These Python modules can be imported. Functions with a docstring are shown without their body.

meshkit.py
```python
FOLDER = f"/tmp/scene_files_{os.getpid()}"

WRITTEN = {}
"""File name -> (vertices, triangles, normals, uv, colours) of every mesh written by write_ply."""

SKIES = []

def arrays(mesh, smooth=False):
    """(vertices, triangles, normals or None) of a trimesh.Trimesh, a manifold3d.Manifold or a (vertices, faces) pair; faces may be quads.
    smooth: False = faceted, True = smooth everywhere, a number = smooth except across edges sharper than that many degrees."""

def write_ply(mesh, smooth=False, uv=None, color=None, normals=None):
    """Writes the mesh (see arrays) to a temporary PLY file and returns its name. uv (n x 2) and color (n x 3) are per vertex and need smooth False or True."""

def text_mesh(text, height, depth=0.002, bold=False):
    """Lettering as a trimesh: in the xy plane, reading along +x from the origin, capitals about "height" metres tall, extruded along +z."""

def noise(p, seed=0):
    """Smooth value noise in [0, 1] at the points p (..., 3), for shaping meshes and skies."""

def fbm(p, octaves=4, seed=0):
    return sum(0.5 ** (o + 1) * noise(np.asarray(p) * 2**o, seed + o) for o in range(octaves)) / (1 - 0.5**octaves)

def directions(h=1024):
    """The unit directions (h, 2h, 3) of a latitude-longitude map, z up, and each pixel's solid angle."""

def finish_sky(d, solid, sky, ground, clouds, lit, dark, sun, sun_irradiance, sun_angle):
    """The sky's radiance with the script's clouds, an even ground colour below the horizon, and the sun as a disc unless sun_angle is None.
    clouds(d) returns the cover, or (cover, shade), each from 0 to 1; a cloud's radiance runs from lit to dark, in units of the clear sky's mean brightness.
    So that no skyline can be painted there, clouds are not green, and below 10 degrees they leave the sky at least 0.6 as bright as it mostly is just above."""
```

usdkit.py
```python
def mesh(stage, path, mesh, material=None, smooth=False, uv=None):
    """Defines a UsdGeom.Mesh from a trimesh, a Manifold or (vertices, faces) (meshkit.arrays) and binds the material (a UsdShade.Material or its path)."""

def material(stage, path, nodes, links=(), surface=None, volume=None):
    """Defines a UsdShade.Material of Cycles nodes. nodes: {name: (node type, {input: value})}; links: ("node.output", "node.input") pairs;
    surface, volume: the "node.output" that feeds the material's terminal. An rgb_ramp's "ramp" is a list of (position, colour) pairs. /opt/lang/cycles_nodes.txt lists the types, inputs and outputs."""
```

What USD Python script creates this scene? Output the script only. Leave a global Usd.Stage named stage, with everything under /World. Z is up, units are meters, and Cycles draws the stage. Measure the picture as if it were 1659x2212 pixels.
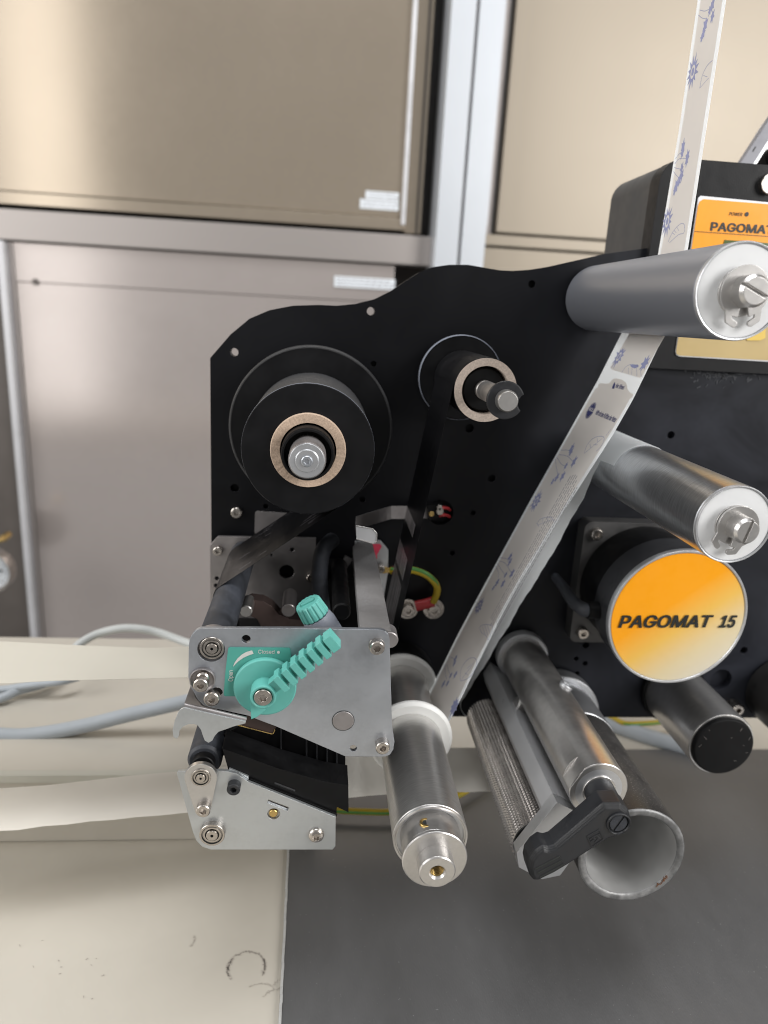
import math, random
import numpy as np, trimesh, usdkit, meshkit
from manifold3d import Manifold, CrossSection
from shapely.geometry import Polygon, Point, LineString, box as sbox
from shapely.ops import unary_union
from shapely import affinity
from pxr import Usd, UsdGeom, UsdLux, UsdShade, Gf, Sdf, Vt
rng = random.Random(7)
nrng = np.random.default_rng(7)
stage = Usd.Stage.CreateInMemory()
UsdGeom.SetStageUpAxis(stage, UsdGeom.Tokens.z)
UsdGeom.SetStageMetersPerUnit(stage, 1.0)
UsdGeom.Xform.Define(stage, '/World')
PI = math.pi

# ------------------------------------------------------------------ camera
# the wide phone lens looks 16 degrees down at a machine plate that stands 0.55 m away
H = 0.43                      # lens height over the table (z = 0)
FOC = 1531.0                  # focal length in units of a 1659 wide picture
def unit(v): v = np.asarray(v, float); return v / np.linalg.norm(v)
N_ = unit(((700 - 829.5) / FOC, (672 - 1106) / FOC, 1.0))      # machine depth axis seen by the lens (right, down, ahead)
X_ = np.array([1.0, 0.03, 0.0]); X_[2] = -(X_[0] * N_[0] + X_[1] * N_[1]) / N_[2]; X_ = unit(X_)
V_ = np.cross(N_, X_)
R = np.array([X_, N_, -V_])   # lens frame -> world (x right, y away, z up)
EYE = np.array([0, 0, H])
cam = UsdGeom.Camera.Define(stage, '/World/camera')
right, up, back = R @ [1, 0, 0], R @ [0, -1, 0], R @ [0, 0, -1]
cam.AddTransformOp().Set(Gf.Matrix4d(*right, 0, *up, 0, *back, 0, *EYE, 1))
cam.CreateHorizontalApertureAttr(36.0); cam.CreateVerticalApertureAttr(48.0)
cam.CreateFocalLengthAttr(36.0 * FOC / 1659)
cam.CreateClippingRangeAttr(Gf.Vec2f(0.01, 100))
cam.CreateFStopAttr(8.0); cam.CreateFocusDistanceAttr(0.42)
EXPOSURE = 0.3
cam.CreateExposureAttr(EXPOSURE)

# ------------------------------------------------------------------ light: daylight from windows behind the lens, the room's own glow and an added side fill
dome = UsdLux.DomeLight.Define(stage, '/World/room_glow')
DOME = 0.22
usdkit.material(stage, '/World/Looks/room_glow', {'b': ('background_shader', {'color': (1.0, 0.985, 0.965), 'strength': DOME})}, [], surface='b.background')
UsdShade.MaterialBindingAPI.Apply(dome.GetPrim()).Bind(UsdShade.Material.Get(stage, '/World/Looks/room_glow'))
def lamp(name, pos, aim, w, h, power, color):
    l = UsdLux.RectLight.Define(stage, '/World/' + name)
    l.CreateWidthAttr(w); l.CreateHeightAttr(h); l.CreateIntensityAttr(power); l.CreateColorAttr(Gf.Vec3f(*color))
    d = unit(np.array(aim) - np.array(pos)); z = -d; x = unit(np.cross([0, 0, 1.0], z)); y = np.cross(z, x)
    l.AddTransformOp().Set(Gf.Matrix4d(*x, 0, *y, 0, *z, 0, *pos, 1))
lamp('window_light', (1.85, -0.85, 1.25), (0.1, 0.5, 0.3), 1.1, 1.4, 9.0, (1.0, 0.985, 0.965))
lamp('left_window_light', (-1.42, -1.0, .95), (-1.30, 1.0, .95), 0.40, 2.3, 1.7, (1.0, 0.985, 0.96))
lamp('side_fill_light', (-2.3, -0.1, 1.25), (0.0, 0.5, 0.35), 1.3, 1.7, 5.0, (1.0, 0.99, 0.975))  # added fill in place of room bounce, brightens the label tape
lamp('ceiling_light', (0.1, 0.35, 2.3), (0.0, 0.5, 0.0), 1.6, 0.7, 6.0, (0.97, 0.98, 1.0))

# ------------------------------------------------------------------ sight lines: where a point of the picture lies on a plane of the place
CROP = {'O': (0, 0, 1.85172), 'A': (700, 2000, .60277), 'B': (680, 2650, .61483), 'D': (1500, 2500, .7836), 'E': (800, 1000, .84388), 'F': (2200, 500, .52562),
        'G': (2100, 1650, .5859), 'P1': (1500, 2550, .45198), 'P2': (1900, 2400, .56497), 'P3': (2350, 1700, .4352), 'P4': (2200, 950, .52562), 'P5': (2500, 2650, .34479),
        'H': (2300, 2600, .46534), 'K': (1700, 1300, .72359), 'L1': (0, 0, 1.02471), 'L2': (1400, 0, 1.00784), 'L4': (0, 2450, .60277), 'L5': (0, 3300, .96444),
        'Q1': (1650, 2000, .42194), 'Q2': (2650, 400, .27121), 'Q3': (2050, 1300, .3918), 'Q4': (1150, 1950, .48222), 'Q5': (0, 2050, .24855), 'Q6': (680, 2450, .30139)}
def ray(c, x, y):
    x0, y0, s = CROP[c]; u, v = (x0 + x * s) / 1.85172, (y0 + y * s) / 1.85172
    return R @ np.array([(u - 829.5) / FOC, (v - 1106) / FOC, 1.0])
def W(c, x, y, Y):
    d = ray(c, x, y); return EYE + d * (Y / d[1])
def WZ(c, x, y, z):
    d = ray(c, x, y); return EYE + d * ((z - H) / d[2])
def WP(c, x, y, p, n):
    d = ray(c, x, y); return EYE + d * (np.dot(np.asarray(p) - EYE, n) / np.dot(d, n))
def PX(pts, Y, c=None):
    """Outline given as picture points -> (x, z) on the upright plane at depth Y."""
    out = []
    for p in pts:
        q = W(p[0], p[1], p[2], Y) if c is None else W(c, p[0], p[1], Y)
        out.append((q[0], q[2]))
    return out
def RAD(c, x, y, r, Y): return abs(W(c, x + r, y, Y)[0] - W(c, x - r, y, Y)[0]) / 2

# ------------------------------------------------------------------ scene helpers
used, base, keep = {}, {}, {}
def path_for(name, parent):
    root = parent if parent else '/World'
    key = root + '/' + name; n = used.get(key, 0); used[key] = n + 1
    return key if n == 0 else f'{key}_{n:03d}'
def tag(prim, label=None, cat=None, group=None, kind=None):
    for k, v in (('label', label), ('category', cat), ('group', group), ('kind', kind)):
        if v: prim.SetCustomDataByKey(k, v)
def thing(name, label, cat, loc, group=None, kind=None):
    p = path_for(name, None); x = UsdGeom.Xform.Define(stage, p)
    x.AddTranslateOp().Set(Gf.Vec3d(*map(float, loc))); base[p] = np.array(loc, float)
    tag(x.GetPrim(), label, cat, group, kind)
    return p
def tm(m):
    if hasattr(m, 'to_mesh'):
        q = m.to_mesh(); return trimesh.Trimesh(q.vert_properties[:, :3], q.tri_verts, process=False)
    if isinstance(m, (tuple, list)):
        v, f = np.asarray(m[0], float), np.asarray(m[1], int)
        if f.shape[1] == 4: f = np.vstack([f[:, [0, 1, 2]], f[:, [0, 2, 3]]])
        return trimesh.Trimesh(v, f, process=False)
    return m
def cat_(*ms): return trimesh.util.concatenate([tm(m) for m in ms])
def part(name, mesh, material, parent=None, smooth=32, label=None, cat=None, group=None, kind=None):
    p = path_for(name, parent); m = tm(mesh).copy()
    b = base.get(parent, np.zeros(3)) if parent else np.zeros(3)
    m.vertices = np.asarray(m.vertices) - b; base[p] = b
    g = usdkit.mesh(stage, p, m, material, smooth=smooth)
    tag(g.GetPrim(), label, cat, group, kind)
    return p

# ------------------------------------------------------------------ shapes
def lathe(prof, c, n=64):
    """Turned shape on an axis along the depth; prof: (radius, height towards the lens), back to front."""
    a = np.linspace(0, 2 * PI, n, endpoint=False); V, F = [], []
    for r, h in prof:
        V += [(c[0] + max(r, 1e-5) * math.cos(t), c[1] - h, c[2] + max(r, 1e-5) * math.sin(t)) for t in a]
    for i in range(len(prof) - 1):
        for j in range(n):
            k = (j + 1) % n
            F.append((i * n + j, i * n + k, (i + 1) * n + k, (i + 1) * n + j))
    return tm((V, F))
def cyl(c, r, L, ch=0.0006, n=64, hole=0.0):
    """Closed round bar, front face at c, L long, edge chamfer ch."""
    return lathe([(hole, -L), (r - ch, -L), (r, -L + ch), (r, -ch), (r - ch, 0), (hole, 0)] + ([(hole, -L)] if hole else []), c, n)
def ext(poly, Y, t):
    """Prism of an (x, z) outline, front face at depth Y, t thick."""
    ms = []
    for g in getattr(poly, 'geoms', [poly]):
        if g.area <= 0: continue
        m = trimesh.creation.extrude_polygon(g, t, engine='earcut'); v = m.vertices
        m.vertices = np.c_[v[:, 0], Y + t - v[:, 2], v[:, 1]]; ms.append(m)
    return cat_(*ms)
def poly(pts): p = Polygon(pts); return p if p.is_valid else p.buffer(0)
def rnd(p, r): return p.buffer(-r).buffer(2 * r).buffer(-r)
def plate(pts, Y, t, c=None, holes=(), r=0.0):
    p = poly(PX(pts, Y, c))
    if r: p = rnd(p, r)
    for h in holes: p = p.difference(h)
    return ext(p, Y, t)
def disc(c, x, y, r, Y): q = W(c, x, y, Y); return Point(q[0], q[2]).buffer(RAD(c, x, y, r, Y), 24)
def obox(c, ax, half):
    m = trimesh.creation.box(extents=[2, 2, 2]); A = np.array([np.asarray(ax[i], float) * half[i] for i in range(3)])
    m.vertices = m.vertices @ A + np.asarray(c); return m
def bx(x0, x1, y0, y1, z0, z1):
    return obox(((x0 + x1) / 2, (y0 + y1) / 2, (z0 + z1) / 2), np.eye(3), (abs(x1 - x0) / 2, abs(y1 - y0) / 2, abs(z1 - z0) / 2))
def spline(pts, k=10):
    P = [np.asarray(p, float) for p in pts]; P = [2 * P[0] - P[1]] + P + [2 * P[-1] - P[-2]]; out = []
    for i in range(1, len(P) - 2):
        for s in range(k):
            t = s / k
            out.append(.5 * (2 * P[i] + (P[i + 1] - P[i - 1]) * t + (2 * P[i - 1] - 5 * P[i] + 4 * P[i + 1] - P[i + 2]) * t * t + (3 * P[i] - P[i - 1] - 3 * P[i + 1] + P[i + 2]) * t ** 3))
    return np.array(out + [P[-2]])
def tube(pts, r, n=12, k=10):
    P = spline(pts, k) if k else np.array(pts, float); rr = np.interp(np.linspace(0, 1, len(P)), np.linspace(0, 1, len(np.atleast_1d(r))), np.atleast_1d(r))
    T = np.gradient(P, axis=0); T /= np.linalg.norm(T, axis=1)[:, None]
    u = np.cross(T[0], [0.12, 0.3, 0.95]); u /= np.linalg.norm(u); V, F = [], []
    for i in range(len(P)):
        u = u - T[i] * (u @ T[i]); u /= np.linalg.norm(u); w = np.cross(T[i], u)
        V += [P[i] + rr[i] * (u * math.cos(a) + w * math.sin(a)) for a in np.linspace(0, 2 * PI, n, endpoint=False)]
    for i in range(len(P) - 1):
        for j in range(n):
            F.append((i * n + j, i * n + (j + 1) % n, (i + 1) * n + (j + 1) % n, (i + 1) * n + j))
    m = tm((V, F)); f = [m.faces]
    for s, o in ((0, 1), (len(P) - 1, -1)):
        f.append(np.array([(s * n, s * n + j + (1 if o < 0 else 1), s * n + j + 2)[::o] for j in range(n - 2)]))
    m.faces = np.vstack(f); return m
def belt(seq, seg=18):
    """Path in (x, z) that runs tangent round circles; seq: (x, z, r, turn) with turn +1 counter-clockwise, -1 clockwise, r 0 for a point."""
    pts, prev = [], None
    tans = []
    for (x1, z1, r1, s1), (x2, z2, r2, s2) in zip(seq[:-1], seq[1:]):
        d = np.array([x2 - x1, z2 - z1]); L = np.linalg.norm(d); d /= L
        k = (s1 * r1 - s2 * r2) / L; q = math.sqrt(max(0, 1 - k * k))
        nrm = np.array([d[1], -d[0]])
        n = nrm * q + d * k                      # right hand normal of the travel direction
        n = nrm * q + d * k
        tans.append((np.array([x1, z1]) + s1 * r1 * n, np.array([x2, z2]) + s2 * r2 * n))
    pts.append(tans[0][0])
    for i in range(1, len(seq) - 1):
        x, z, r, s = seq[i]; a, b = tans[i - 1][1], tans[i][0]
        if r == 0: pts.append(a); continue
        a0, a1 = math.atan2(a[1] - z, a[0] - x), math.atan2(b[1] - z, b[0] - x)
        while s > 0 and a1 < a0: a1 += 2 * PI
        while s < 0 and a1 > a0: a1 -= 2 * PI
        for t in np.linspace(a0, a1, seg): pts.append(np.array([x + r * math.cos(t), z + r * math.sin(t)]))
    pts.append(tans[-1][1]); return np.array(pts), tans
def band(P, yb, yf, th=0.00018, cols=1, wave=None):
    """Thin web that follows the (x, z) path P from depth yb to yf."""
    P = np.asarray(P, float); n = len(P)
    yb = np.broadcast_to(yb, n); yf = np.broadcast_to(yf, n)
    T = np.gradient(P, axis=0); T /= np.maximum(np.linalg.norm(T, axis=1), 1e-9)[:, None]; Nn = np.c_[T[:, 1], -T[:, 0]]
    V = []
    for sgn in (-.5, .5):
        for i in range(n):
            for j in range(cols + 1):
                t = j / cols; off = sgn * th + (wave(i / (n - 1), t) if wave else 0)
                V.append((P[i, 0] + Nn[i, 0] * off, yb[i] * (1 - t) + yf[i] * t, P[i, 1] + Nn[i, 1] * off))
    F = []; m = cols + 1; o = n * m
    for i in range(n - 1):
        for j in range(cols):
            a, b, c_, d = i * m + j, i * m + j + 1, (i + 1) * m + j + 1, (i + 1) * m + j
            F += [(a, b, c_, d), (o + d, o + c_, o + b, o + a)]
        for j in (0, cols):
            a, d = i * m + j, (i + 1) * m + j; q = (a, d, o + d, o + a); F.append(q if j == 0 else q[::-1])
    for i in (0, n - 1):
        for j in range(cols):
            a, b = i * m + j, i * m + j + 1; q = (a, o + a, o + b, b); F.append(q if i == 0 else q[::-1])
    return tm((V, F))
def face(m, c, turn=0.0):
    """Flat mesh in xy, raised along z -> standing at c and facing the lens side."""
    m = tm(m).copy(); v = np.asarray(m.vertices); ca, sa = math.cos(turn), math.sin(turn)
    x, y = v[:, 0] * ca - v[:, 1] * sa, v[:, 0] * sa + v[:, 1] * ca
    m.vertices = np.c_[c[0] + x, c[1] - v[:, 2], c[2] + y]; return m
def lettering(s, height, width, c, bold=False, lean=0.0, turn=0.0, depth=0.00012):
    m = meshkit.text_mesh(s, height, depth, bold); v = np.array(m.vertices)
    v[:, 0] -= v[:, 0].min(); v[:, 0] *= width / v[:, 0].max(); v[:, 0] += lean * v[:, 1]
    m.vertices = v
    if bold:       # heavier strokes: the same type laid over itself, each layer a little higher
        ms = []
        for k, (dx, dy) in enumerate(((-.03, -.012), (.03, -.012), (0, .014), (-.015, .0))):
            q = m.copy(); q.vertices = np.asarray(m.vertices) + [dx * height, dy * height, .00002 * k]; ms.append(q)
        m = cat_(*ms)
    return face(m, c, turn)
def socket_screw(c, r, h, sides=6, rot=0.3, ch=None):
    """Cap screw with a hexagon (or star) socket, front face at c."""
    ch = ch or r * .14
    b = Manifold.revolve(CrossSection([[(0, 0), (r, 0), (r, h - ch), (r - ch, h), (0, h)]]), 40)
    k = []
    for i in range(sides * (1 if sides == 6 and ch > 0 else 1)):
        k.append((.52 * r * math.cos(rot + i * 2 * PI / sides), .52 * r * math.sin(rot + i * 2 * PI / sides)))
    b = b - Manifold.extrude(CrossSection([k]), h).translate((0, 0, h * .45))
    m = tm(b); m.vertices = m.vertices - [0, 0, h]; return face(m, c)
def star_screw(c, r, h, dome=True):
    ch = r * .25
    prof = [(0, 0), (r, 0), (r, h * .35)] + ([(r * .93, h * .62), (r * .75, h * .86), (r * .5, h)] if dome else [(r, h * .9), (r * .95, h)]) + [(0, h)]
    b = Manifold.revolve(CrossSection([prof]), 40); k = []
    for i in range(12):
        q = r * (.55 if i % 2 == 0 else .36); k.append((q * math.cos(.2 + i * PI / 6), q * math.sin(.2 + i * PI / 6)))
    b = b - Manifold.extrude(CrossSection([k]), h).translate((0, 0, h * .5))
    m = tm(b); m.vertices = m.vertices - [0, 0, h]; return face(m, c)
def slot_screw(c, r, h, turn, w=.13):
    b = Manifold.revolve(CrossSection([[(0, 0), (r, 0), (r, h - r * .15), (r * .85, h), (0, h)]]), 40)
    b = b - Manifold.cube((2.4 * r, 2 * w * r, h), True).rotate((0, 0, math.degrees(turn))).translate((0, 0, h * 1.15))
    m = tm(b); m.vertices = m.vertices - [0, 0, h]; return face(m, c)

# ------------------------------------------------------------------ materials
def mat(name, col, rough=.5, metal=0.0, var=.12, vscale=60, bump=0.0, bscale=400, stretch=(1, 1, 1), bevel=.0004, dust=0.0, dustcol=(.6, .6, .62), rvar=.12, spec=.5, dscale=900, dcut=.66, aniso=0.0, coat=0.0, stain=0.0):
    n = {'tc': ('texture_coordinate', {}), 'mp': ('mapping', {'scale': stretch}), 'n1': ('noise_texture', {'scale': vscale, 'detail': 5, 'roughness': .6}),
         'r1': ('rgb_ramp', {'ramp': [(.3, tuple(c * (1 - var) for c in col)), (.7, tuple(min(1, c * (1 + var)) for c in col))]}),
         'rr': ('map_range', {'from_min': .3, 'from_max': .7, 'to_min': max(.03, rough - rvar), 'to_max': min(1, rough + rvar), 'clamp': True}),
         'n2': ('noise_texture', {'scale': bscale, 'detail': 4, 'roughness': .6}),
         'bv': ('bevel', {'radius': bevel, 'samples': 4}), 'bp': ('bump', {'strength': bump, 'distance': .0004}),
         'p': ('principled_bsdf', {'metallic': metal, 'specular_ior_level': spec, 'anisotropic': aniso, 'coat_weight': coat, 'coat_roughness': .15})}
    l = [('tc.object', 'mp.vector'), ('mp.vector', 'n1.vector'), ('mp.vector', 'n2.vector'), ('n1.fac', 'r1.fac'), ('n1.fac', 'rr.value'), ('rr.result', 'p.roughness'), ('n2.fac', 'bp.height'), ('bp.normal', 'p.normal')]
    if bevel > 0: l.append(('bv.bevel', 'bp.normal'))
    else: n.pop('bv')
    src = 'r1.color'
    if stain:
        n['n4'] = ('noise_texture', {'scale': 14, 'detail': 6, 'roughness': .65, 'distortion': .8}); n['r4'] = ('rgb_ramp', {'ramp': [(.42, (0, 0, 0)), (.75, (stain, stain, stain))]})
        n['m4'] = ('mix', {'mix_type': 'mix', 'color2': dustcol}); l += [('tc.object', 'n4.vector'), ('n4.fac', 'r4.fac'), ('r4.color', 'm4.fac'), (src, 'm4.color1')]; src = 'm4.color'
    if dust:
        n['n3'] = ('noise_texture', {'scale': dscale, 'detail': 2, 'roughness': .7}); n['n5'] = ('noise_texture', {'scale': 25, 'detail': 3})
        n['ml'] = ('math', {'math_type': 'multiply'}); n['r3'] = ('rgb_ramp', {'ramp': [(dcut, (0, 0, 0)), (min(.99, dcut + .06), (1, 1, 1))]}); n['r5'] = ('rgb_ramp', {'ramp': [(.35, (.25, .25, .25)), (.65, (1, 1, 1))]})
        n['m2'] = ('math', {'math_type': 'multiply', 'value2': dust}); n['mx'] = ('mix', {'mix_type': 'mix', 'color2': dustcol})
        l += [('tc.object', 'n3.vector'), ('tc.object', 'n5.vector'), ('n3.fac', 'r3.fac'), ('n5.fac', 'r5.fac'), ('r3.color', 'ml.value1'), ('r5.color', 'ml.value2'), ('ml.value', 'm2.value1'), ('m2.value', 'mx.fac'), (src, 'mx.color1')]; src = 'mx.color'
    l.append((src, 'p.base_color'))
    return usdkit.material(stage, '/World/Looks/' + name, n, l, surface='p.BSDF')
M = {}
M['black'] = usdkit.material(stage, '/World/Looks/black_anodised', {'tc': ('texture_coordinate', {}), 's': ('separate_xyz', {}), 'mx': ('map_range', {'from_min': .02, 'from_max': .24, 'to_min': .12, 'to_max': 1.0, 'clamp': True}),  # bluish tint grows along x: dust plus a sheen painted into the right side
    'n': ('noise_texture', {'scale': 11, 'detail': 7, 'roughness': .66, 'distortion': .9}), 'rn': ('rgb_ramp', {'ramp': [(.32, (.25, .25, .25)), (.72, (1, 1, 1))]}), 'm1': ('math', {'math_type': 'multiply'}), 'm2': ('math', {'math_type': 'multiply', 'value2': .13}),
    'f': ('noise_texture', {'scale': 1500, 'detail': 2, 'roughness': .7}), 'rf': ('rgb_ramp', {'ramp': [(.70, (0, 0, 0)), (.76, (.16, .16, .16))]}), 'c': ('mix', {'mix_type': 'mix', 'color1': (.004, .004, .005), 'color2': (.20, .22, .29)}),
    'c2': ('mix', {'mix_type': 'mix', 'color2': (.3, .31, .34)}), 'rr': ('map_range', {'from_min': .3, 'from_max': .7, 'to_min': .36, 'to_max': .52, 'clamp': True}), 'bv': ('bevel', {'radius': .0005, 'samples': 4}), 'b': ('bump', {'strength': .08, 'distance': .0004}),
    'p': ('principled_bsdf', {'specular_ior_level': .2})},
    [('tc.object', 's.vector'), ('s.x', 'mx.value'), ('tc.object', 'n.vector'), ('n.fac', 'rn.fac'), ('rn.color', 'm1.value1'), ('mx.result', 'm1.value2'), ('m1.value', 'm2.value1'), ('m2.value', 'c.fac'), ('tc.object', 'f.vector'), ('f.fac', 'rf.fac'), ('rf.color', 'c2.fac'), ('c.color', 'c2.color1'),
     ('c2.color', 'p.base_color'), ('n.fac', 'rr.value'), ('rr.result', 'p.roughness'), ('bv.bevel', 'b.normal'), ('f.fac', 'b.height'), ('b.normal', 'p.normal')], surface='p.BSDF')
M['black_box'] = mat('black_powder_coat', (.008, .008, .009), .5, 0, .1, 40, .35, 1500, dust=.25, dcut=.74, dustcol=(.35, .35, .37), spec=.25, dscale=1500)
M['grey_box'] = mat('dark_grey_housing', (.05, .05, .051), .6, 0, .1, 40, .2, 1500)
M['plastic_black'] = mat('black_plastic', (.0045, .0045, .005), .5, 0, .2, 80, .04, 1200, dust=.15, dcut=.74, dustcol=(.2, .2, .22), spec=.2, dscale=1600)
M['lever_black'] = mat('satin_black_lever', (.018, .019, .022), .42, 0, .15, 80, .25, 1600, bevel=.0012)
M['rubber'] = mat('black_rubber', (.020, .022, .027), .6, 0, .3, 50, .15, 1200, dust=.5, dustcol=(.19, .21, .26), dcut=.64, stain=.3, dscale=1400)
M['spool'] = mat('black_ribbon_roll', (.007, .007, .008), .45, 0, .25, 40, .06, 900, dust=.8, dustcol=(.5, .5, .52), dcut=.745, spec=.2, dscale=1500)
M['spool_side'] = mat('dusty_ribbon_windings', (.040, .040, .042), .6, 0, .35, 60, .3, 1800, (1, 9, 1), dust=.5, dustcol=(.4, .4, .41), dcut=.68, dscale=1800)
M['ribbon'] = mat('black_ribbon_film', (.005, .005, .006), .40, 0, .2, 40, .06, 60, (1, .05, 1), bevel=0, spec=.16)
M['zinc'] = mat('zinc_plated_sheet', (.46, .485, .525), .36, .85, .08, 30, .12, 1400, dust=.3, dustcol=(.80, .83, .9), dcut=.66, stain=.28, rvar=.09, dscale=2400)
M['zinc_low'] = mat('zinc_sheet_scuffed', (.56, .585, .60), .38, .8, .05, 35, .10, 1400, dust=.45, dustcol=(.20, .20, .20), dcut=.735, rvar=.07, dscale=420)
M['zinc_dull'] = mat('dull_bracket_steel', (.36, .34, .34), .42, .8, .18, 30, .2, 500, stain=.3, dustcol=(.28, .24, .23))
M['steel'] = mat('turned_steel', (.58, .565, .55), .31, .9, .04, 60, .04, 2500, dust=.22, dustcol=(.8, .78, .75), dcut=.76, rvar=.03, dscale=2200)
M['screw'] = mat('stainless_screw', (.52, .48, .44), .27, 1, .08, 300, .08, 2500, bevel=.0003, rvar=.06)
M['brass'] = mat('brass', (.60, .42, .16), .3, 1, .15, 100)
M['chrome'] = mat('brushed_chrome_roller', (.70, .69, .675), .32, .93, .02, 160, .03, 1500, (1, 14, 1), rvar=.02, dust=.15, dustcol=(.8, .8, .8), dcut=.78, dscale=2000)
M['roller_grey'] = mat('grey_anodised_roller', (.22, .23, .26), .40, .5, .02, 100, .03, 1500, (1, 14, 1), rvar=.02, dust=.15, dcut=.76, dustcol=(.5, .5, .5), dscale=2000)
M['roller_bright'] = mat('bright_anodised_roller', (.58, .60, .63), .30, .95, .03, 100, .03, 1500, (1, 14, 1), rvar=.03)
M['nylon'] = mat('white_nylon', (.74, .74, .72), .45, 0, .03, 40, .05, 300, bevel=.0006)
M['cap_white'] = mat('pale_end_cap', (.80, .81, .82), .42, 0, .03, 40, .03, 300)
M['alu'] = mat('milled_aluminium', (.60, .61, .63), .38, .85, .03, 60, .05, 2000, dust=.2, dcut=.74, dustcol=(.75, .75, .75), dscale=2000, rvar=.05)
M['alu_dark'] = mat('anodised_bar', (.50, .505, .52), .42, .5, .04, 60, .05, 2000, dust=.2, dcut=.74, dustcol=(.55, .55, .55), dscale=2000, rvar=.03)
M['bar_dusty'] = mat('dusty_flat_bar', (.25, .24, .235), .42, .4, .15, 22, .2, 1600, dust=.85, dustcol=(.5, .51, .54), dcut=.56, dscale=1500)
M['knurl'] = mat('knurled_steel', (.50, .475, .455), .24, .9, .06, 120, .0, 900, bevel=0, dust=.3, dcut=.68, dustcol=(.42, .36, .32), dscale=300, rvar=.04)
M['tube_black'] = mat('black_pipe', (.045, .043, .042), .45, .15, .3, 60, .3, 900, dust=.75, dustcol=(.42, .39, .37), dcut=.62)
M['tube_rim'] = mat('worn_pipe_edge', (.30, .30, .30), .5, .6, .4, 120, .4, 600, stain=.9, dustcol=(.05, .055, .06))
M['tube_in'] = mat('pipe_bore', (.50, .50, .495), .5, .4, .08, 40, .2, 900, dust=.5, dcut=.74, dustcol=(.16, .15, .14))
M['rust'] = mat('rust_streak', (.17, .07, .03), .85, 0, .4, 300, .4, 900, bevel=0)
M['teal'] = mat('turquoise_plastic', (.125, .44, .39), .42, 0, .04, 50, .1, 1200, bevel=.0006, spec=.45)
M['teal_film'] = mat('turquoise_sticker', (.075, .34, .285), .45, 0, .04, 50, bevel=0)
M['print_pale'] = mat('pale_print', (.62, .60, .58), .5, 0, .04, 50, bevel=0)
M['lilac'] = mat('blue_grey_plastic', (.24, .26, .31), .5, 0, .06, 50, .15, 900, bevel=.0006)
M['cardboard'] = mat('cardboard_core', (.60, .45, .34), .85, 0, .2, 900, .4, 1800, bevel=.0004)
M['cardboard_grey'] = mat('grey_card_core', (.46, .385, .33), .8, 0, .2, 900, .4, 900)
def thin_paper(name, col, through, rough=.45):
    return usdkit.material(stage, '/World/Looks/' + name, {'tc': ('texture_coordinate', {}), 'n': ('noise_texture', {'scale': 40, 'detail': 4}), 'r': ('rgb_ramp', {'ramp': [(.3, tuple(c * .97 for c in col)), (.7, col)]}),
        'b': ('bump', {'strength': .1, 'distance': .0006}), 'p': ('principled_bsdf', {'roughness': rough}), 't': ('translucent_bsdf', {'color': tuple(min(1, c * 1.1) for c in col)}), 'm': ('mix_closure', {'fac': through})},
        [('tc.object', 'n.vector'), ('n.fac', 'r.fac'), ('n.fac', 'b.height'), ('b.normal', 'p.normal'), ('r.color', 'p.base_color'), ('p.BSDF', 'm.closure1'), ('t.BSDF', 'm.closure2')], surface='m.closure')
M['paper'] = thin_paper('white_liner_paper', (.90, .92, .94), .6)
M['label'] = thin_paper('cream_label_film', (.84, .805, .77), .25, .36)
M['web'] = mat('cream_web', (.57, .545, .475), .5, 0, .03, 20, .2, 40, (.1, 1, 1), bevel=0)
M['liner'] = mat('cream_liner', (.72, .69, .63), .5, 0, .03, 20, .15, 40, bevel=0)
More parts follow.
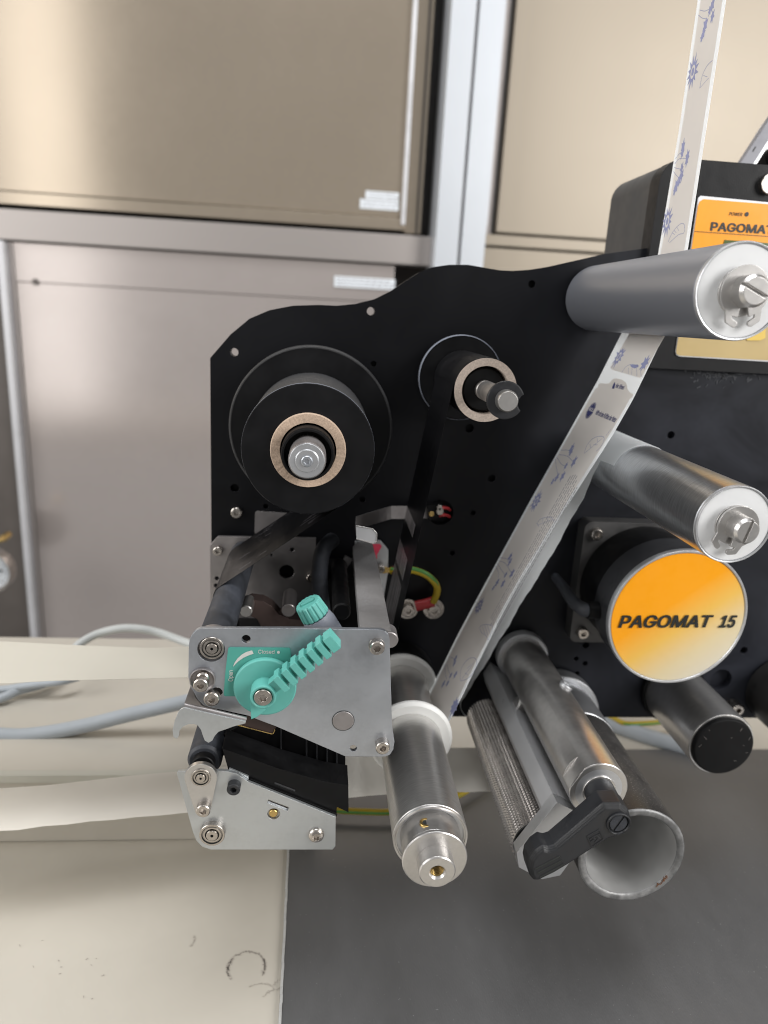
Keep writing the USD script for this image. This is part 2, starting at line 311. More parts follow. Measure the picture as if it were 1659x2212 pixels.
M['ink'] = mat('blue_violet_print', (.29, .31, .50), .5, 0, .08, 100, bevel=0)
M['ink_dark'] = mat('dark_blue_print', (.05, .055, .17), .5, 0, .05, 100, bevel=0)
M['ink_grey'] = mat('grey_small_print', (.26, .245, .27), .5, 0, .05, 100, bevel=0)
M['orange'] = mat('orange_film', (.95, .36, .002), .32, 0, .02, 20, .03, 50, bevel=0)
M['tan_film'] = mat('tan_film', (.56, .42, .19), .35, 0, .03, 20, bevel=0)
M['yellow_key'] = mat('yellow_key', (.80, .56, .12), .35, 0, .03, 20, bevel=0)
M['lcd'] = mat('green_display', (.085, .125, .03), .2, 0, .05, 20, bevel=0, coat=.5)
M['type'] = mat('black_print', (.014, .016, .015), .45, 0, .1, 100, bevel=0)
M['wire_yg'] = mat('yellow_wire', (.50, .36, .015), .4, 0, .08, 60, bevel=0)
M['wire_g'] = mat('green_stripe', (.10, .30, .07), .4, 0, .08, 60, bevel=0)
M['red'] = mat('red_sleeve', (.46, .035, .04), .4, 0, .1, 80, bevel=.0004)
M['cable_grey'] = mat('grey_cable_sheath', (.40, .435, .47), .45, 0, .04, 40, bevel=0)
M['cable_white'] = mat('pale_cable_sheath', (.52, .54, .53), .45, 0, .04, 40, bevel=0)
M['cream'] = mat('cream_laminate', (.52, .487, .425), .42, 0, .03, 6, .04, 200, dust=.5, dustcol=(.30, .27, .22), dcut=.78, dscale=120, stain=.10)
M['cream_side'] = mat('cream_side_board', (.50, .49, .43), .5, 0, .03, 6)
M['stain'] = mat('ring_stain', (.37, .335, .295), .6, 0, .3, 900, bevel=0)
M['sheet'] = mat('grey_steel_sheet', (.155, .155, .157), .42, .5, .03, 60, .40, 700, (1.4, .6, 1), dust=.55, dustcol=(.55, .55, .55), dcut=.70, dscale=520, rvar=.02)
M['sheet_edge'] = mat('bright_cut_edge', (.52, .52, .51), .5, .3, .1, 300, .2, 900)
def cabinet_mat(name, col, rough, metal=.8, stretch=(1, 1, 1)):
    return mat(name, col, rough, metal, .015, 2.5, .0, 4, stretch, bevel=.002, rvar=.03)
M['cab_up'] = cabinet_mat('satin_beige_steel', (.54, .46, .365), .19, .76)
M['cab_low'] = cabinet_mat('satin_grey_steel', (.60, .54, .515), .22, .62)
M['cab_right'] = cabinet_mat('pale_beige_steel', (.38, .325, .255), .42, .2)
M['cab_rail'] = cabinet_mat('grey_steel_rail', (.47, .43, .41), .38, .7, (.05, 1, 1))
M['cab_dark'] = mat('cabinet_shadow_gap', (.03, .028, .027), .7)
M['post'] = cabinet_mat('aluminium_post', (.62, .65, .69), .4, .4)
M['trim'] = mat('bright_trim', (.66, .66, .68), .4, .3, .02, 20)
M['side'] = mat('dark_brown_panel', (.115, .10, .09), .5, .1, .05, 20)
M['sticker'] = mat('white_sticker', (.74, .78, .82), .5, 0, .06, 120, bevel=0)
M['glass'] = usdkit.material(stage, '/World/Looks/gauge_glass', {'t': ('transparent_bsdf', {}), 'g': ('glossy_bsdf', {'roughness': .08, 'color': (1, 1, 1)}), 'f': ('fresnel', {'IOR': 1.45}), 'm': ('mix_closure', {})},
    [('f.fac', 'm.fac'), ('t.BSDF', 'm.closure1'), ('g.BSDF', 'm.closure2')], surface='m.closure')
# used ribbon: the ink is gone in streaks and the clear film shows what lies behind
M['ribbon_clear'] = usdkit.material(stage, '/World/Looks/used_ribbon_film', {'tc': ('texture_coordinate', {}), 'mp': ('mapping', {'scale': (1, 30, .8)}), 'n': ('noise_texture', {'scale': 22, 'detail': 4, 'roughness': .7}),
    'r': ('rgb_ramp', {'ramp': [(.36, (0, 0, 0)), (.56, (1, 1, 1))]}), 't': ('transparent_bsdf', {'color': (.8, .76, .76)}), 'd': ('principled_bsdf', {'base_color': (.012, .012, .014), 'roughness': .25}),
    'w': ('principled_bsdf', {'base_color': (.42, .39, .39), 'roughness': .3}), 'm0': ('mix_closure', {'fac': .6}), 'm': ('mix_closure', {})},
    [('tc.object', 'mp.vector'), ('mp.vector', 'n.vector'), ('n.fac', 'r.fac'), ('t.BSDF', 'm0.closure1'), ('w.BSDF', 'm0.closure2'), ('r.color', 'm.fac'), ('d.BSDF', 'm.closure1'), ('m0.closure', 'm.closure2')], surface='m.closure')
# motor badge: an orange to cream printed blend that runs across the round film
def badge_material(c, r):
    a = math.radians(-52); sx, sz = math.cos(a) / (2 * r), math.sin(a) / (2 * r)
    return usdkit.material(stage, '/World/Looks/badge_print', {'tc': ('texture_coordinate', {}), 's': ('separate_xyz', {}), 'a': ('math', {'math_type': 'multiply_add', 'value2': sx, 'value3': .5}),
        'b': ('math', {'math_type': 'multiply_add', 'value2': sz}), 'r': ('rgb_ramp', {'ramp': [(0, (.97, .37, .001)), (.38, (.97, .38, .002)), (.58, (.86, .52, .10)), (.80, (.76, .63, .38)), (1, (.72, .67, .55))]}),
        'nz': ('noise_texture', {'scale': 45, 'detail': 6, 'roughness': .65}), 'rz': ('map_range', {'from_min': .3, 'from_max': .7, 'to_min': .24, 'to_max': .46, 'clamp': True}), 'p': ('principled_bsdf', {})},
        [('tc.object', 'nz.vector'), ('nz.fac', 'rz.value'), ('rz.result', 'p.roughness'), ('tc.object', 's.vector'), ('s.x', 'a.value1'), ('s.z', 'b.value1'), ('a.value', 'b.value3'), ('b.value', 'r.fac'), ('r.color', 'p.base_color')], surface='p.BSDF')

# ================================================================== the setting: table, ledge, cabinets
x0 = WZ('L5', 1150, 800, 0)
part('table_top', bx(-1.6, 1.6, .05, .715, -.03, 0), M['cream'], kind='structure', label='cream laminate table top with ring marks under the machine', cat='table')
st = []
def ring_mark(cx, cy, r, a0, a1, w, seed):
    c = WZ('L5', cx, cy, 0); rr = np.random.default_rng(seed); n = 60
    for a in np.linspace(a0, a1, n):
        if rr.random() < .25: continue
        q = r + rr.normal(0, .0004); ww = w * (.3 + rr.random()); da = (a1 - a0) / n * .6
        V = [(c[0] + (q + s * ww) * math.cos(a + t), c[1] + (q + s * ww) * math.sin(a + t), .0003) for s in (-.5, .5) for t in (-da, da)]
        st.append(tm((V, [(0, 1, 3, 2)])))
rr0 = abs(WZ('L5', 1100, 595, 0)[0] - WZ('L5', 946, 595, 0)[0]) / 2
ring_mark(1023, 592, rr0, -.5, PI + .7, .0012, 1); ring_mark(1023, 592, rr0 * .985, -.4, .5, .0016, 7); ring_mark(1023, 592, rr0 * 1.01, 2.5, PI + .5, .0018, 8); ring_mark(770, 480, rr0 * .5, -.9, .7, .0009, 9)
ring_mark(1075, 735, rr0 * 1.05, .9, 2.2, .0006, 2); ring_mark(1160, 760, rr0 * 1.1, 1.2, 2.5, .0007, 3); ring_mark(1200, 700, rr0, 1.6, 2.6, .0006, 4)
for i in range(12):
    q = WZ('L5', min(820, 40 + abs(rng.gauss(260, 200))), rng.gauss(560, 110), .0003); l = rng.uniform(.0002, .0010); a = rng.uniform(0, PI)
    st.append(obox(q, ((math.cos(a), math.sin(a), 0), (-math.sin(a), math.cos(a), 0), (0, 0, 1)), (l, .00016 + .0002 * rng.random(), .00005)))
part('ring_mark', cat_(*st), M['stain'], '/World/table_top', smooth=False)

# loose dark steel sheet: its left edge runs back under the printing unit, its far edge behind the machine
p1, p2, p3 = WZ('O', 608, 2212, .002), WZ('O', 625, 1840, .002), WZ('O', 1600, 1634, .002)
d1, d2 = unit(p2 - p1), None
pA = p1 - d1 * .12; pB = p2 + d1 * (p3[1] - p2[1] + .012); pC = np.array([1.1, p3[1] + .012 + .0 * 1.0, .002]); pD = np.array([1.1, pA[1], .002])
sh = Polygon([(p[0], p[1]) for p in (pA, pB, pC, pD)])
m = trimesh.creation.extrude_polygon(sh, .0018, engine='earcut'); m.apply_translation([0, 0, .0006])
sheet = part('steel_sheet', m, M['sheet'], label='dark grey brushed steel sheet lying on the cream table', cat='metal sheet')
ed = []
L = np.linalg.norm(pB - pA)
for i in range(70):
    c = pA + (pB - pA) * ((i + .5) / 70); c = c + np.array([-.0009 + rng.uniform(-.00015, .00015), 0, -.0003])
    ed.append(obox(c, (unit(np.cross(d1, [0, 0, 1])), d1, (0, 0, 1)), (.0009, L / 140 * .98, .0011)))
part('cut_edge', cat_(*ed), M['sheet_edge'], sheet, smooth=False)

# raised cream ledge behind the left half
fy = WZ('L4', 400, 1518, 0)[1]; zl = W('L4', 400, 1073, fy)[2]; xl = W('O', 690, 1640, fy)[0]
lp = WZ('L4', 400, 168, zl)
part('table_ledge', cat_(bx(-1.5, xl, fy, lp[1], .0006, zl)), M['cream'], kind='structure', label='raised cream ledge along the back of the table', cat='ledge')
part('ledge_lip', bx(-1.5, xl + .002, fy - .003, fy + .004, zl - .006, zl + .0008), M['cream_side'], '/World/table_ledge')

# steel cabinets behind
YC = 1.5
def cx(px, py, Y=YC): return W('O', px, py, Y)[0]
def cz(px, py, Y=YC): return W('O', px, py, Y)[2]
part('room_wall', bx(-3, 3, YC + .12, YC + .2, -1.2, 3), M['side'], kind='structure', label='dim wall behind the steel cabinets', cat='wall')
xp0, xp1 = cx(950, 250), cx(1057, 250)          # aluminium post
up = thing('upper_cabinet', 'satin beige steel cabinet door above the rail, left of the post', 'cabinet', (cx(450, 250), YC, cz(450, 470)))
xd = cx(880, 240)
part('door', bx(-2.6, xd, YC, YC + .05, cz(450, 441), 2.8), M['cab_up'], up)
part('door_frame', bx(xd + .008, cx(925, 240), YC + .006, YC + .05, cz(450, 474), 2.8), M['cab_up'], up)
part('bottom_trim', bx(-2.6, xd + .006, YC - .006, YC + .03, cz(450, 470), cz(450, 444)), M['cab_up'], up)
part('edge_trim', bx(xd - .001, xd + .007, YC - .012, YC + .01, cz(865, 486), 2.8), M['trim'], up)
part('frame_groove', bx(cx(914, 240), cx(918, 240), YC + .002, YC + .02, cz(450, 474), 2.8), M['cab_dark'], up)
for c in ((790, 862, 414, 431), (778, 862, 432, 453)):
    part('sticker', bx(cx(c[0], c[2]), cx(c[1], c[2]), YC - .0015, YC - .0005, cz(820, c[3]), cz(820, c[2])), M['sticker'], up)
ln = []
for r in range(5):
    zc = cz(820, 417 + r * 7.3); xa = cx(794 if r < 2 else 783, 430)
    while xa < cx(855, 430):
        w = rng.uniform(.003, .010); ln.append(bx(xa, xa + w, YC - .0022, YC - .0016, zc - .0014, zc)); xa += w + .003
part('sticker_print', cat_(*ln), M['ink_grey'], up, smooth=False)
part('shadow_gap', cat_(bx(-2.7, cx(930, 500), YC + .07, YC + .11, cz(450, 482), cz(450, 466)), bx(cx(926, 240), cx(950, 240), YC + .07, YC + .11, cz(450, 482), 2.8)), M['cab_dark'], up)
lo = thing('lower_cabinet', 'satin grey steel cabinet below the rail with a bright edged door', 'cabinet', (cx(450, 900), YC, -.3))
part('rail', bx(-2.6, cx(930, 530), YC - .01, YC + .06, cz(450, 545), cz(450, 481)), M['cab_rail'], lo)
xe0, xe1 = cx(38, 950), cx(51, 950)
zb = cz(450, 549)
part('door', bx(cx(62, 950), cx(925, 620), YC + .004, YC + .04, -1.0, cz(450, 632)), M['cab_low'], lo)
part('door_top_strip', bx(cx(62, 950), cx(850, 620), YC + .002, YC + .04, cz(450, 631), zb), M['cab_low'], lo)
part('edge_profile', bx(xe0, xe1, YC - .02, YC + .03, -1.0, zb), M['trim'], lo)
part('side_groove', bx(xe1 + .001, cx(61, 950), YC + .0, YC + .03, -1.0, zb), M['cab_rail'], lo)
part('side_panel', bx(-2.6, xe0 - .001, YC - .004, YC + .03, -1.0, zb), M['side'], lo)
part('sticker', bx(cx(722, 612), cx(853, 612), YC - .0015, YC + .0005, cz(790, 623), cz(790, 600)), M['sticker'], lo)
ln = []
for r in range(3):
    zc = cz(790, 604 + r * 6.5); xa = cx(727, 612)
    while xa < cx(845, 612):
        w = rng.uniform(.003, .012); ln.append(bx(xa, xa + w, YC - .0022, YC - .0016, zc - .0016, zc)); xa += w + .003
part('sticker_print', cat_(*ln), M['ink_grey'], lo, smooth=False)
part('shelf_pin', cyl((cx(62, 606) + .012, YC - .001, cz(62, 608)), .006, .006), M['side'], lo)
po = thing('aluminium_post', 'bright aluminium double post between the beige cabinet doors', 'post', ((xp0 + xp1) / 2, YC - .06, 0))
xm = cx(1003, 250)
part('profile', bx(xp0, xm - .003, YC - .06, YC + .05, -1, 2.8), M['post'], po)
part('profile', bx(xm + .003, xp1, YC - .062, YC + .05, -1, 2.8), M['post'], po)
part('groove', bx(xm - .0025, xm + .0025, YC - .045, YC + .04, -1, 2.8), M['cab_rail'], po)
rc = thing('right_cabinet', 'pale beige steel cabinet right of the aluminium post', 'cabinet', (cx(1200, 250), YC, cz(1200, 500)))
part('frame', bx(xp1 + .01, cx(1090, 245), YC + .02, YC + .06, cz(1180, 512), 2.8), M['cab_rail'], rc)
part('edge_trim', bx(cx(1062, 245), cx(1071, 245), YC - .012, YC + .022, cz(1036, 488), 2.8), M['trim'], rc)
part('frame_groove', bx(cx(1090, 245), cx(1094, 245), YC + .015, YC + .06, cz(1180, 512), 2.8), M['cab_dark'], rc)
part('door', bx(cx(1094, 245) + .001, 3, YC + .0, YC + .05, cz(1180, 508), 2.8), M['cab_right'], rc)
part('lower_trim', bx(xp1 + .01, 3, YC + .002, YC + .05, cz(1180, 537), cz(1180, 514)), M['cab_right'], rc)
part('lower_panel', bx(xp1 + .01, 3, YC + .004, YC + .05, -1, cz(1180, 543)), M['cab_right'], rc)

gy = 1.35; gc = W('Q5', -180, 950, gy); gr = RAD('Q5', -180, 950, 385, gy)
g = thing('pressure_gauge', 'round pressure gauge with chrome rim at the left picture edge', 'gauge', gc)
part('rim', lathe([(0, -.018), (gr, -.018), (gr, .004), (gr * .96, .008), (gr * .88, .004), (gr * .88, -.006), (0, -.006)], gc), M['screw'], g)
part('dial', cyl(gc + [0, .004, 0], gr * .86, .0015, .0002), M['sticker'], g)
tk = []
for i in range(21):
    a = math.radians(-45 + i * 13.5); rA = gr * (.62 if i % 5 == 0 else .7)
    tk.append(obox((gc[0] + (rA + gr * .79) / 2 * math.cos(a), gy + .0022, gc[2] + (rA + gr * .79) / 2 * math.sin(a)), ((math.cos(a), 0, math.sin(a)), (0, 1, 0), (-math.sin(a), 0, math.cos(a))), ((gr * .79 - rA) / 2, .0002, .0006)))
part('scale_marks', cat_(*tk), M['type'], g, smooth=False)
part('needle', obox(gc + [gr * .18, -.001, gr * .02], (unit((1, 0, .12)), (0, 1, 0), unit((-.12, 0, 1))), (gr * .42, .0004, .002)), M['type'], g)
part('needle_hub', cyl(gc + [0, -.003, 0], gr * .12, .005), M['type'], g)
part('lens', lathe([(0, .0065), (gr * .5, .0062), (gr * .9, .005)], gc), M['glass'], g)
fc = W('Q5', 40, 425, gy)
part('brass_fitting', cat_(cyl(fc, RAD('Q5', 40, 425, 62, gy), .03, .002, 6), cyl(fc + [0, -.012, 0], RAD('Q5', 40, 425, 38, gy), .03, .002)), M['brass'], g)

# ================================================================== black mounting plate of the labelling machine
YP = .55
out = [('E', 48, 512), ('E', 145, 400), ('E', 235, 325), ('E', 330, 285), ('E', 440, 264), ('E', 560, 260), ('E', 650, 264), ('E', 740, 255), ('E', 830, 232), ('E', 905, 195), ('E', 970, 150), ('E', 1040, 106), ('E', 1100, 82),
       ('E', 1180, 70), ('E', 1270, 70), ('E', 1350, 84), ('E', 1420, 96), ('E', 1480, 99), ('E', 1560, 94), ('O', 1188, 575.6), ('O', 1225, 567), ('O', 1310, 548), ('O', 1420, 533), ('O', 1700, 492), ('O', 1950, 480), ('O', 1950, 1552), ('O', 980, 1548), ('O', 459, 1546)]
pl = poly(PX(out, YP))
thru = [disc('E', 162, 485, 20, YP), disc('E', 810, 290, 19, YP)]
blind = [disc('E', 823, 540, 14, YP), disc('E', 1277, 845, 20, YP), disc('E', 1383, 1083, 17, YP), disc('E', 1294, 1246, 12, YP), disc('E', 1196, 1436, 12, YP), disc('E', 165, 1128, 20, YP), disc('E', 770, 1183, 14, YP), disc('E', 312, 1215, 12, YP), disc('E', 1573, 162, 17, YP),
         disc('K', 1360, 608, 20, YP), disc('H', 10, 75, 20, YP), disc('H', 88, 115, 22, YP), disc('H', 15, 205, 22, YP), disc('O', 1607, 1405, 8, YP), disc('P5', 1110, 200, 125, YP), disc('E', 1140, 1245, 60, YP), disc('P2', 785, 320, 24, YP), disc('O', 1450, 722, 9, YP)]
mp = thing('mounting_plate', 'large black mounting plate with wavy top edge carrying the rollers', 'machine plate', W('O', 900, 1548, YP))
front = pl.difference(unary_union(thru + blind)); rear = pl.difference(unary_union(thru))
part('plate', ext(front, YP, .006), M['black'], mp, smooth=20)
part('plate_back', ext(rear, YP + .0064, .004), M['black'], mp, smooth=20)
def plate_screw(c, x, y, r, Yb, h, parent, kind='hex', m='screw', rot=.3):
    q = W(c, x, y, Yb - h); rr = RAD(c, x, y, r, Yb - h)
    f = {'hex': lambda: socket_screw(q, rr, h, 6, rot), 'dome': lambda: star_screw(q, rr, h, True), 'flat': lambda: star_screw(q, rr, h, False), 'slot': lambda: slot_screw(q, rr, h, rot)}[kind]
    return part('screw', f(), M[m], parent)
plate_screw('E', 172, 1248, 27, YP, .005, mp)
plate_screw('P5', 1320, 562, 66, YP, .012, mp)
q = W('O', 1452, 728, YP)
plate_screw('O', 1450, 727, 10, YP, .003, mp)
# grey name sticker above the left bracket
part('data_sticker', plate([(262, 1237), (470, 1250), (455, 1360), (258, 1345)], YP - .0008, .0005, 'E', r=.002), M['zinc_dull'], mp, smooth=False)

sf = []
for i in range(150):
    q = W('O', rng.gauss(1560, 38), rng.gauss(803, 13), YP - .00035); a = rng.uniform(0, PI); l_ = rng.uniform(.0006, .0022)
    if q[0] < W('O', 1475, 800, YP)[0]: continue
    sf.append(obox(q, ((math.cos(a), 0, math.sin(a)), (0, 1, 0), (-math.sin(a), 0, math.cos(a))), (l_, .00005, .0002 + .0004 * rng.random())))
part('scuff_mark', cat_(*sf), mat('scuffed_paint', (.035, .038, .046), .5, bevel=0), mp, smooth=False, kind='stuff')
# sensor in the round opening and its bent spring lever
ss = thing('ribbon_sensor', 'small black switch with red wires in the round plate opening', 'switch', W('E', 1115, 1240, .548))
part('housing', plate([(1075, 1215), (1150, 1205), (1150, 1262), (1085, 1285)], .541, .013, 'E'), M['plastic_black'], ss)
for yy in (1228, 1262):
    part('wire', tube([W('E', 1128, yy, .543), W('E', 1150, yy - 6, .541), W('E', 1172, yy - 4, .546), W('E', 1185, yy + 4, .554)], .0013), M['red'], ss)
part('terminal', cat_(cyl(W('E', 1138, 1240, .5385), .003, .004, .0003), cyl(W('E', 1136, 1222, .5385), .0022, .004, .0003)), M['screw'], ss)
part('contact', cyl(W('E', 1098, 1252, .5405), .0022, .002, .0003), M['brass'], ss)
sl = thing('sensor_lever', 'bent bright steel sensor strip between supply roll and ribbon', 'lever', W('Q4', 850, 210, .53))
top = [W('Q4', 1175, 160, .545), W('Q4', 960, 155, .54), W('Q4', 860, 155, .535), W('Q4', 568, 242, .478)]
bot = [W('Q4', 1175, 255, .545), W('Q4', 960, 260, .54), W('Q4', 860, 261, .535), W('Q4', 568, 352, .478)]
def sheet_strip(A, B, th):
    A, B = np.array(A), np.array(B); n = len(A); V = np.vstack([A, B, A + [0, th, 0], B + [0, th, 0]]); F = []
    for i in range(n - 1):
        F += [(i, i + 1, n + i + 1, n + i), (2 * n + i, 3 * n + i, 3 * n + i + 1, 2 * n + i + 1), (i, 2 * n + i, 2 * n + i + 1, i + 1), (n + i, n + i + 1, 3 * n + i + 1, 3 * n + i)]
    F += [(0, n, 3 * n, 2 * n), (n - 1, 3 * n - 1, 4 * n - 1, 2 * n - 1)]
    return tm((V, F))
part('strip', sheet_strip(top, bot, .0009), M['zinc_dull'], sl, smooth=12)
part('strip_return', sheet_strip([W('Q4', 562, 242, .4782), W('Q4', 566, 320, .452)], [W('Q4', 562, 350, .4782), W('Q4', 573, 428, .452)], .0009), M['alu_dark'], sl)
part('finger_tab', plate([(567, 318), (708, 343), (741, 380), (738, 448), (716, 464), (572, 427)], .4505, .0012, 'Q4'), M['alu_dark'], sl)
part('tab_edge', cat_(tube([W('Q4', a, b, .4503) for a, b in ((567, 318), (708, 343), (741, 380), (738, 448), (716, 464), (572, 427))], .0004, 6, 0)), M['steel'], sl)

# ================================================================== guide rollers
def roller_clip(parent, c, rs, turn):
    """E-clip on the shaft: an open flat ring with two hooked feet."""
    ring = Point(0, 0).buffer(rs * 1.62, 40).difference(Point(0, 0).buffer(rs * .98, 40))
    ring = ring.difference(Polygon([(0, 0), (-rs * .75, -rs * 3), (rs * .75, -rs * 3)]))
    for s in (-1, 1):
        foot = LineString([(s * rs * 1.0, -rs * 1.0), (s * rs * .95, -rs * 1.75), (s * rs * .55, -rs * 2.0)]).buffer(rs * .2)
        ring = ring.union(foot)
    part('retaining_clip', face(trimesh.creation.extrude_polygon(ring, .0014, engine='earcut'), c, turn), M['steel'], parent)
def guide_roller(label, c, x, y, r, Y, tip, slot, clip, mtl):
    q = W(c, x, y, Y); R_ = RAD(c, x, y, r, Y)
    t = thing('guide_roller', label, 'roller', (q[0], YP, q[2]), 'idle rollers with pale end caps at the right edge')
    part('sleeve', cyl(q + [0, .0005, 0], R_, YP - .004 - Y, .0008, 96, R_ * .9), M[mtl], t)
    part('rim', lathe([(R_ * .93, -.003), (R_ * 1.002, -.0005), (R_ * .985, .0008), (R_ * .95, .0006), (R_ * .93, -.003)], q, 96), M['alu'], t)
    part('end_cap', cyl(q, R_ * .95, .004, .0005, 96), M['cap_white'], t)
    rs = R_ * .325; tp = W(c, *tip, Y - .0135); tp = np.array([q[0], Y - .0135, q[2]])
    b = Manifold.revolve(CrossSection([[(0, 0), (rs, 0), (rs, .0118), (rs * .82, .0135), (0, .0135)]]), 48)
    b = b - Manifold.cube((rs * 3, rs * .24, .004), True).rotate((0, 0, math.degrees(slot))).translate((0, 0, .0135))
    m = tm(b); part('shaft', face(m, q), M['steel'], t)
    part('washer', cyl(q + [0, -.0012, 0], rs * 1.55, .0012, .0002), M['steel'], t)
    roller_clip(t, q + [0, -.003, 0], rs, clip)
    return q, R_
r1c, r1r = guide_roller('dark grey roller above, where the printed label tape comes down', 'P4', 1450, 412, 350, .352, (1545, 420), -.42, .1, 'roller_grey')
r2c, r2r = guide_roller('bright silver roller in front of the orange motor badge, white paper round it', 'P3', 1345, 915, 355, .345, (1480, 980), 1.32, -.45, 'roller_bright')

# turned roller with two white flanges, lower middle
Yf = .345
fc0 = W('P1', 491, 1775, Yf); fr = RAD('P1', 491, 1775, 331, Yf)
fl = thing('flanged_roller', 'long brushed steel roller with two white flanges and threaded bolt end', 'roller', (fc0[0], YP, fc0[2]))
YA, YB = .443, .515       # front and rear flange
part('sleeve', cyl(fc0 + [0, .0006, 0], fr, YP - .012 - Yf, .0008, 96, fr * .9), M['chrome'], fl)
part('bright_rim', lathe([(fr * .92, -.003), (fr * 1.001, -.0006), (fr * .985, .0006), (fr * .93, .0004), (fr * .92, -.003)], fc0, 96), M['steel'], fl)
part('end_face', cyl(fc0 + [0, .0025, 0], fr * .93, .004, .0003), M['alu'], fl)
part('hub', cat_(cyl(fc0 + [0, -.0145, 0], fr * .80, .018, .0006)), M['steel'], fl)
hs = fc0 + [-fr * .22, -.0075, fr * .78]
m = cyl((0, 0, 0), fr * .17, .004, .0003, 32, fr * .1); v = m.vertices; m.vertices = np.c_[v[:, 0] * .98, v[:, 2], -v[:, 1]] + hs; part('set_screw', m, M['brass'], fl)
part('set_screw_socket', (lambda m: (setattr(m, 'vertices', np.c_[m.vertices[:, 0], m.vertices[:, 2], -m.vertices[:, 1]] + hs - [0, 0, .0002]), m)[1])(cyl((0, 0, 0), fr * .1, .003, .0002, 6)), M['type'], fl)
q = fc0 + [0, -.0175, 0]
part('collar', cyl(q, fr * .84, .003, .0006), M['steel'], fl)
b = Manifold.revolve(CrossSection([[(0, 0), (fr * .46, 0), (fr * .46, .0085), (fr * .43, .0093), (0, .0093)]]), 64) - Manifold.cylinder(.02, fr * .165, fr * .165, 40).translate((0, 0, -.002))
b = b - Manifold.cylinder(.0018, fr * .16, fr * .22, 40).translate((0, 0, .0078))
m = tm(b); part('bolt_end', face(m, q), M['steel'], fl)
th = []
for i in range(7): th.append(lathe([(fr * .165, -.0010 + .0), (fr * .135, -.0006), (fr * .165, -.0002)], q + [0, -.0078 + i * .0011, 0], 32))
part('thread', cat_(*th), M['brass'], fl)
for YF in (YA, YB):
    part('flange', cyl((fc0[0], YF, fc0[2]), fr * 1.37, .0065, .0022, 96, fr * 1.0), M['nylon'], fl)
part('rear_collar', cyl((fc0[0], YB + .007, fc0[2]), fr * 1.36, .022, .001, 96), M['plastic_black'], fl)

# ================================================================== ribbon supply and rewind
sc_ = W('E', 513, 950, .44); sr = RAD('E', 513, 950, 317, .44)
bk = W('E', 528, 845, .522); br = RAD('E', 528, 845, 384, .522)
sp = thing('supply_spindle', 'black supply spindle with large rear disc behind the ribbon roll', 'spindle', (sc_[0], YP, sc_[2]))
part('rear_disc', cyl((bk[0], .518, bk[2]), br, .012, .0008, 128), M['spool'], sp)
part('disc_edge', lathe([(br * .9995, -.0112), (br * 1.004, -.011), (br * 1.004, -.0012), (br * .990, .0003), (br * .975, .0003)], (bk[0], .518, bk[2]), 128), M['spool_side'], sp)
part('mandrel', lathe([(0, -.11), (sr * .395, -.11), (sr * .395, .0125), (sr * .375, .0145), (sr * .345, .0145), (sr * .335, .004), (0, .004)], sc_, 96), M['plastic_black'], sp)
bo = np.array([sc_[0], .408, sc_[2]]); bor = RAD('E', 512, 1005, 91, .408)
part('bearing_boss', lathe([(0, -.05), (bor, -.05), (bor, -.0012), (bor * .95, 0), (0, 0)], bo, 96), M['zinc_dull'], sp)
part('boss_face', lathe([(0, .0001), (bor * .93, .0001), (bor * .90, .0004), (bor * .62, .0004), (bor * .58, .0012), (bor * .34, .0012), (0, .0012)], bo), M['alu'], sp)
part('screw', socket_screw(bo + [0, -.0026, 0], bor * .30, .0015), M['zinc'], sp)
rl = thing('ribbon_roll', 'large roll of black printing ribbon on a cardboard core', 'ribbon roll', (sc_[0], .518, sc_[2]))
part('front_face', lathe([(sr * .999, -.0006), (sr * .99, 0), (sr * .56, 0)], sc_, 128), M['spool'], rl)
part('wound_ribbon', lathe([(sr * .56, -.077), (sr, -.077), (sr, -.0007)], sc_, 128), M['spool_side'], rl)
part('front_edge_ring', lathe([(sr * .985, -.0002), (sr * 1.001, -.0008), (sr * 1.002, -.0022), (sr * .99, -.0024)], sc_, 128), M['lilac'], rl)
m = lathe([(sr * .42, -.07), (sr * .42, .0015), (sr * .555, .0022), (sr * .575, -.001), (sr * .565, -.07)], sc_, 160)
v = m.vertices; m.vertices = v + np.c_[0 * v[:, 0], nrng.normal(0, .00009, len(v)), 0 * v[:, 0]]
part('cardboard_core', m, M['cardboard'], rl)

rw = W('E', 1353, 665, .445); rwr = RAD('E', 1353, 665, 152, .445)
rwb = W('E', 1230, 600, .53); rbr = RAD('E', 1230, 600, 197, .53)
rs_ = thing('rewind_spindle', 'slim steel rewind shaft with black clip and rear disc', 'spindle', (rw[0], YP, rw[2]))
part('rear_disc', cyl((rw[0], .53, rw[2]), rbr, .008, .0012, 96), M['spool'], rs_)
part('disc_rim', lathe([(rbr * .985, .0004), (rbr * 1.004, -.0006), (rbr * 1.004, -.003), (rbr * .99, -.0034)], (rw[0], .53, rw[2]), 96), M['lilac'], rs_)
part('hub', cyl(rw + [0, .004, 0], rwr * .66, .1, .0006), M['plastic_black'], rs_)
Yt = .388
part('shaft', lathe([(0, -.1), (rwr * .30, -.1), (rwr * .30, .0), (rwr * .26, .0012), (rwr * .26, .003), (rwr * .30, .0036), (rwr * .30, .056), (rwr * .26, .0575), (0, .0575)], rw), M['steel'], rs_)
cl = Point(0, 0).buffer(rwr * .52, 40).difference(Point(rwr * .62, 0).buffer(rwr * .27, 30)).difference(Point(0, 0).buffer(rwr * .2))
part('clip', face(trimesh.creation.extrude_polygon(cl, .0022, engine='earcut'), rw + [0, -.050, 0], -.1), M['lever_black'], rs_)
rr_ = thing('rewind_roll', 'small black ribbon winding on a grey card core ring', 'ribbon roll', (rw[0], .528, rw[2]))
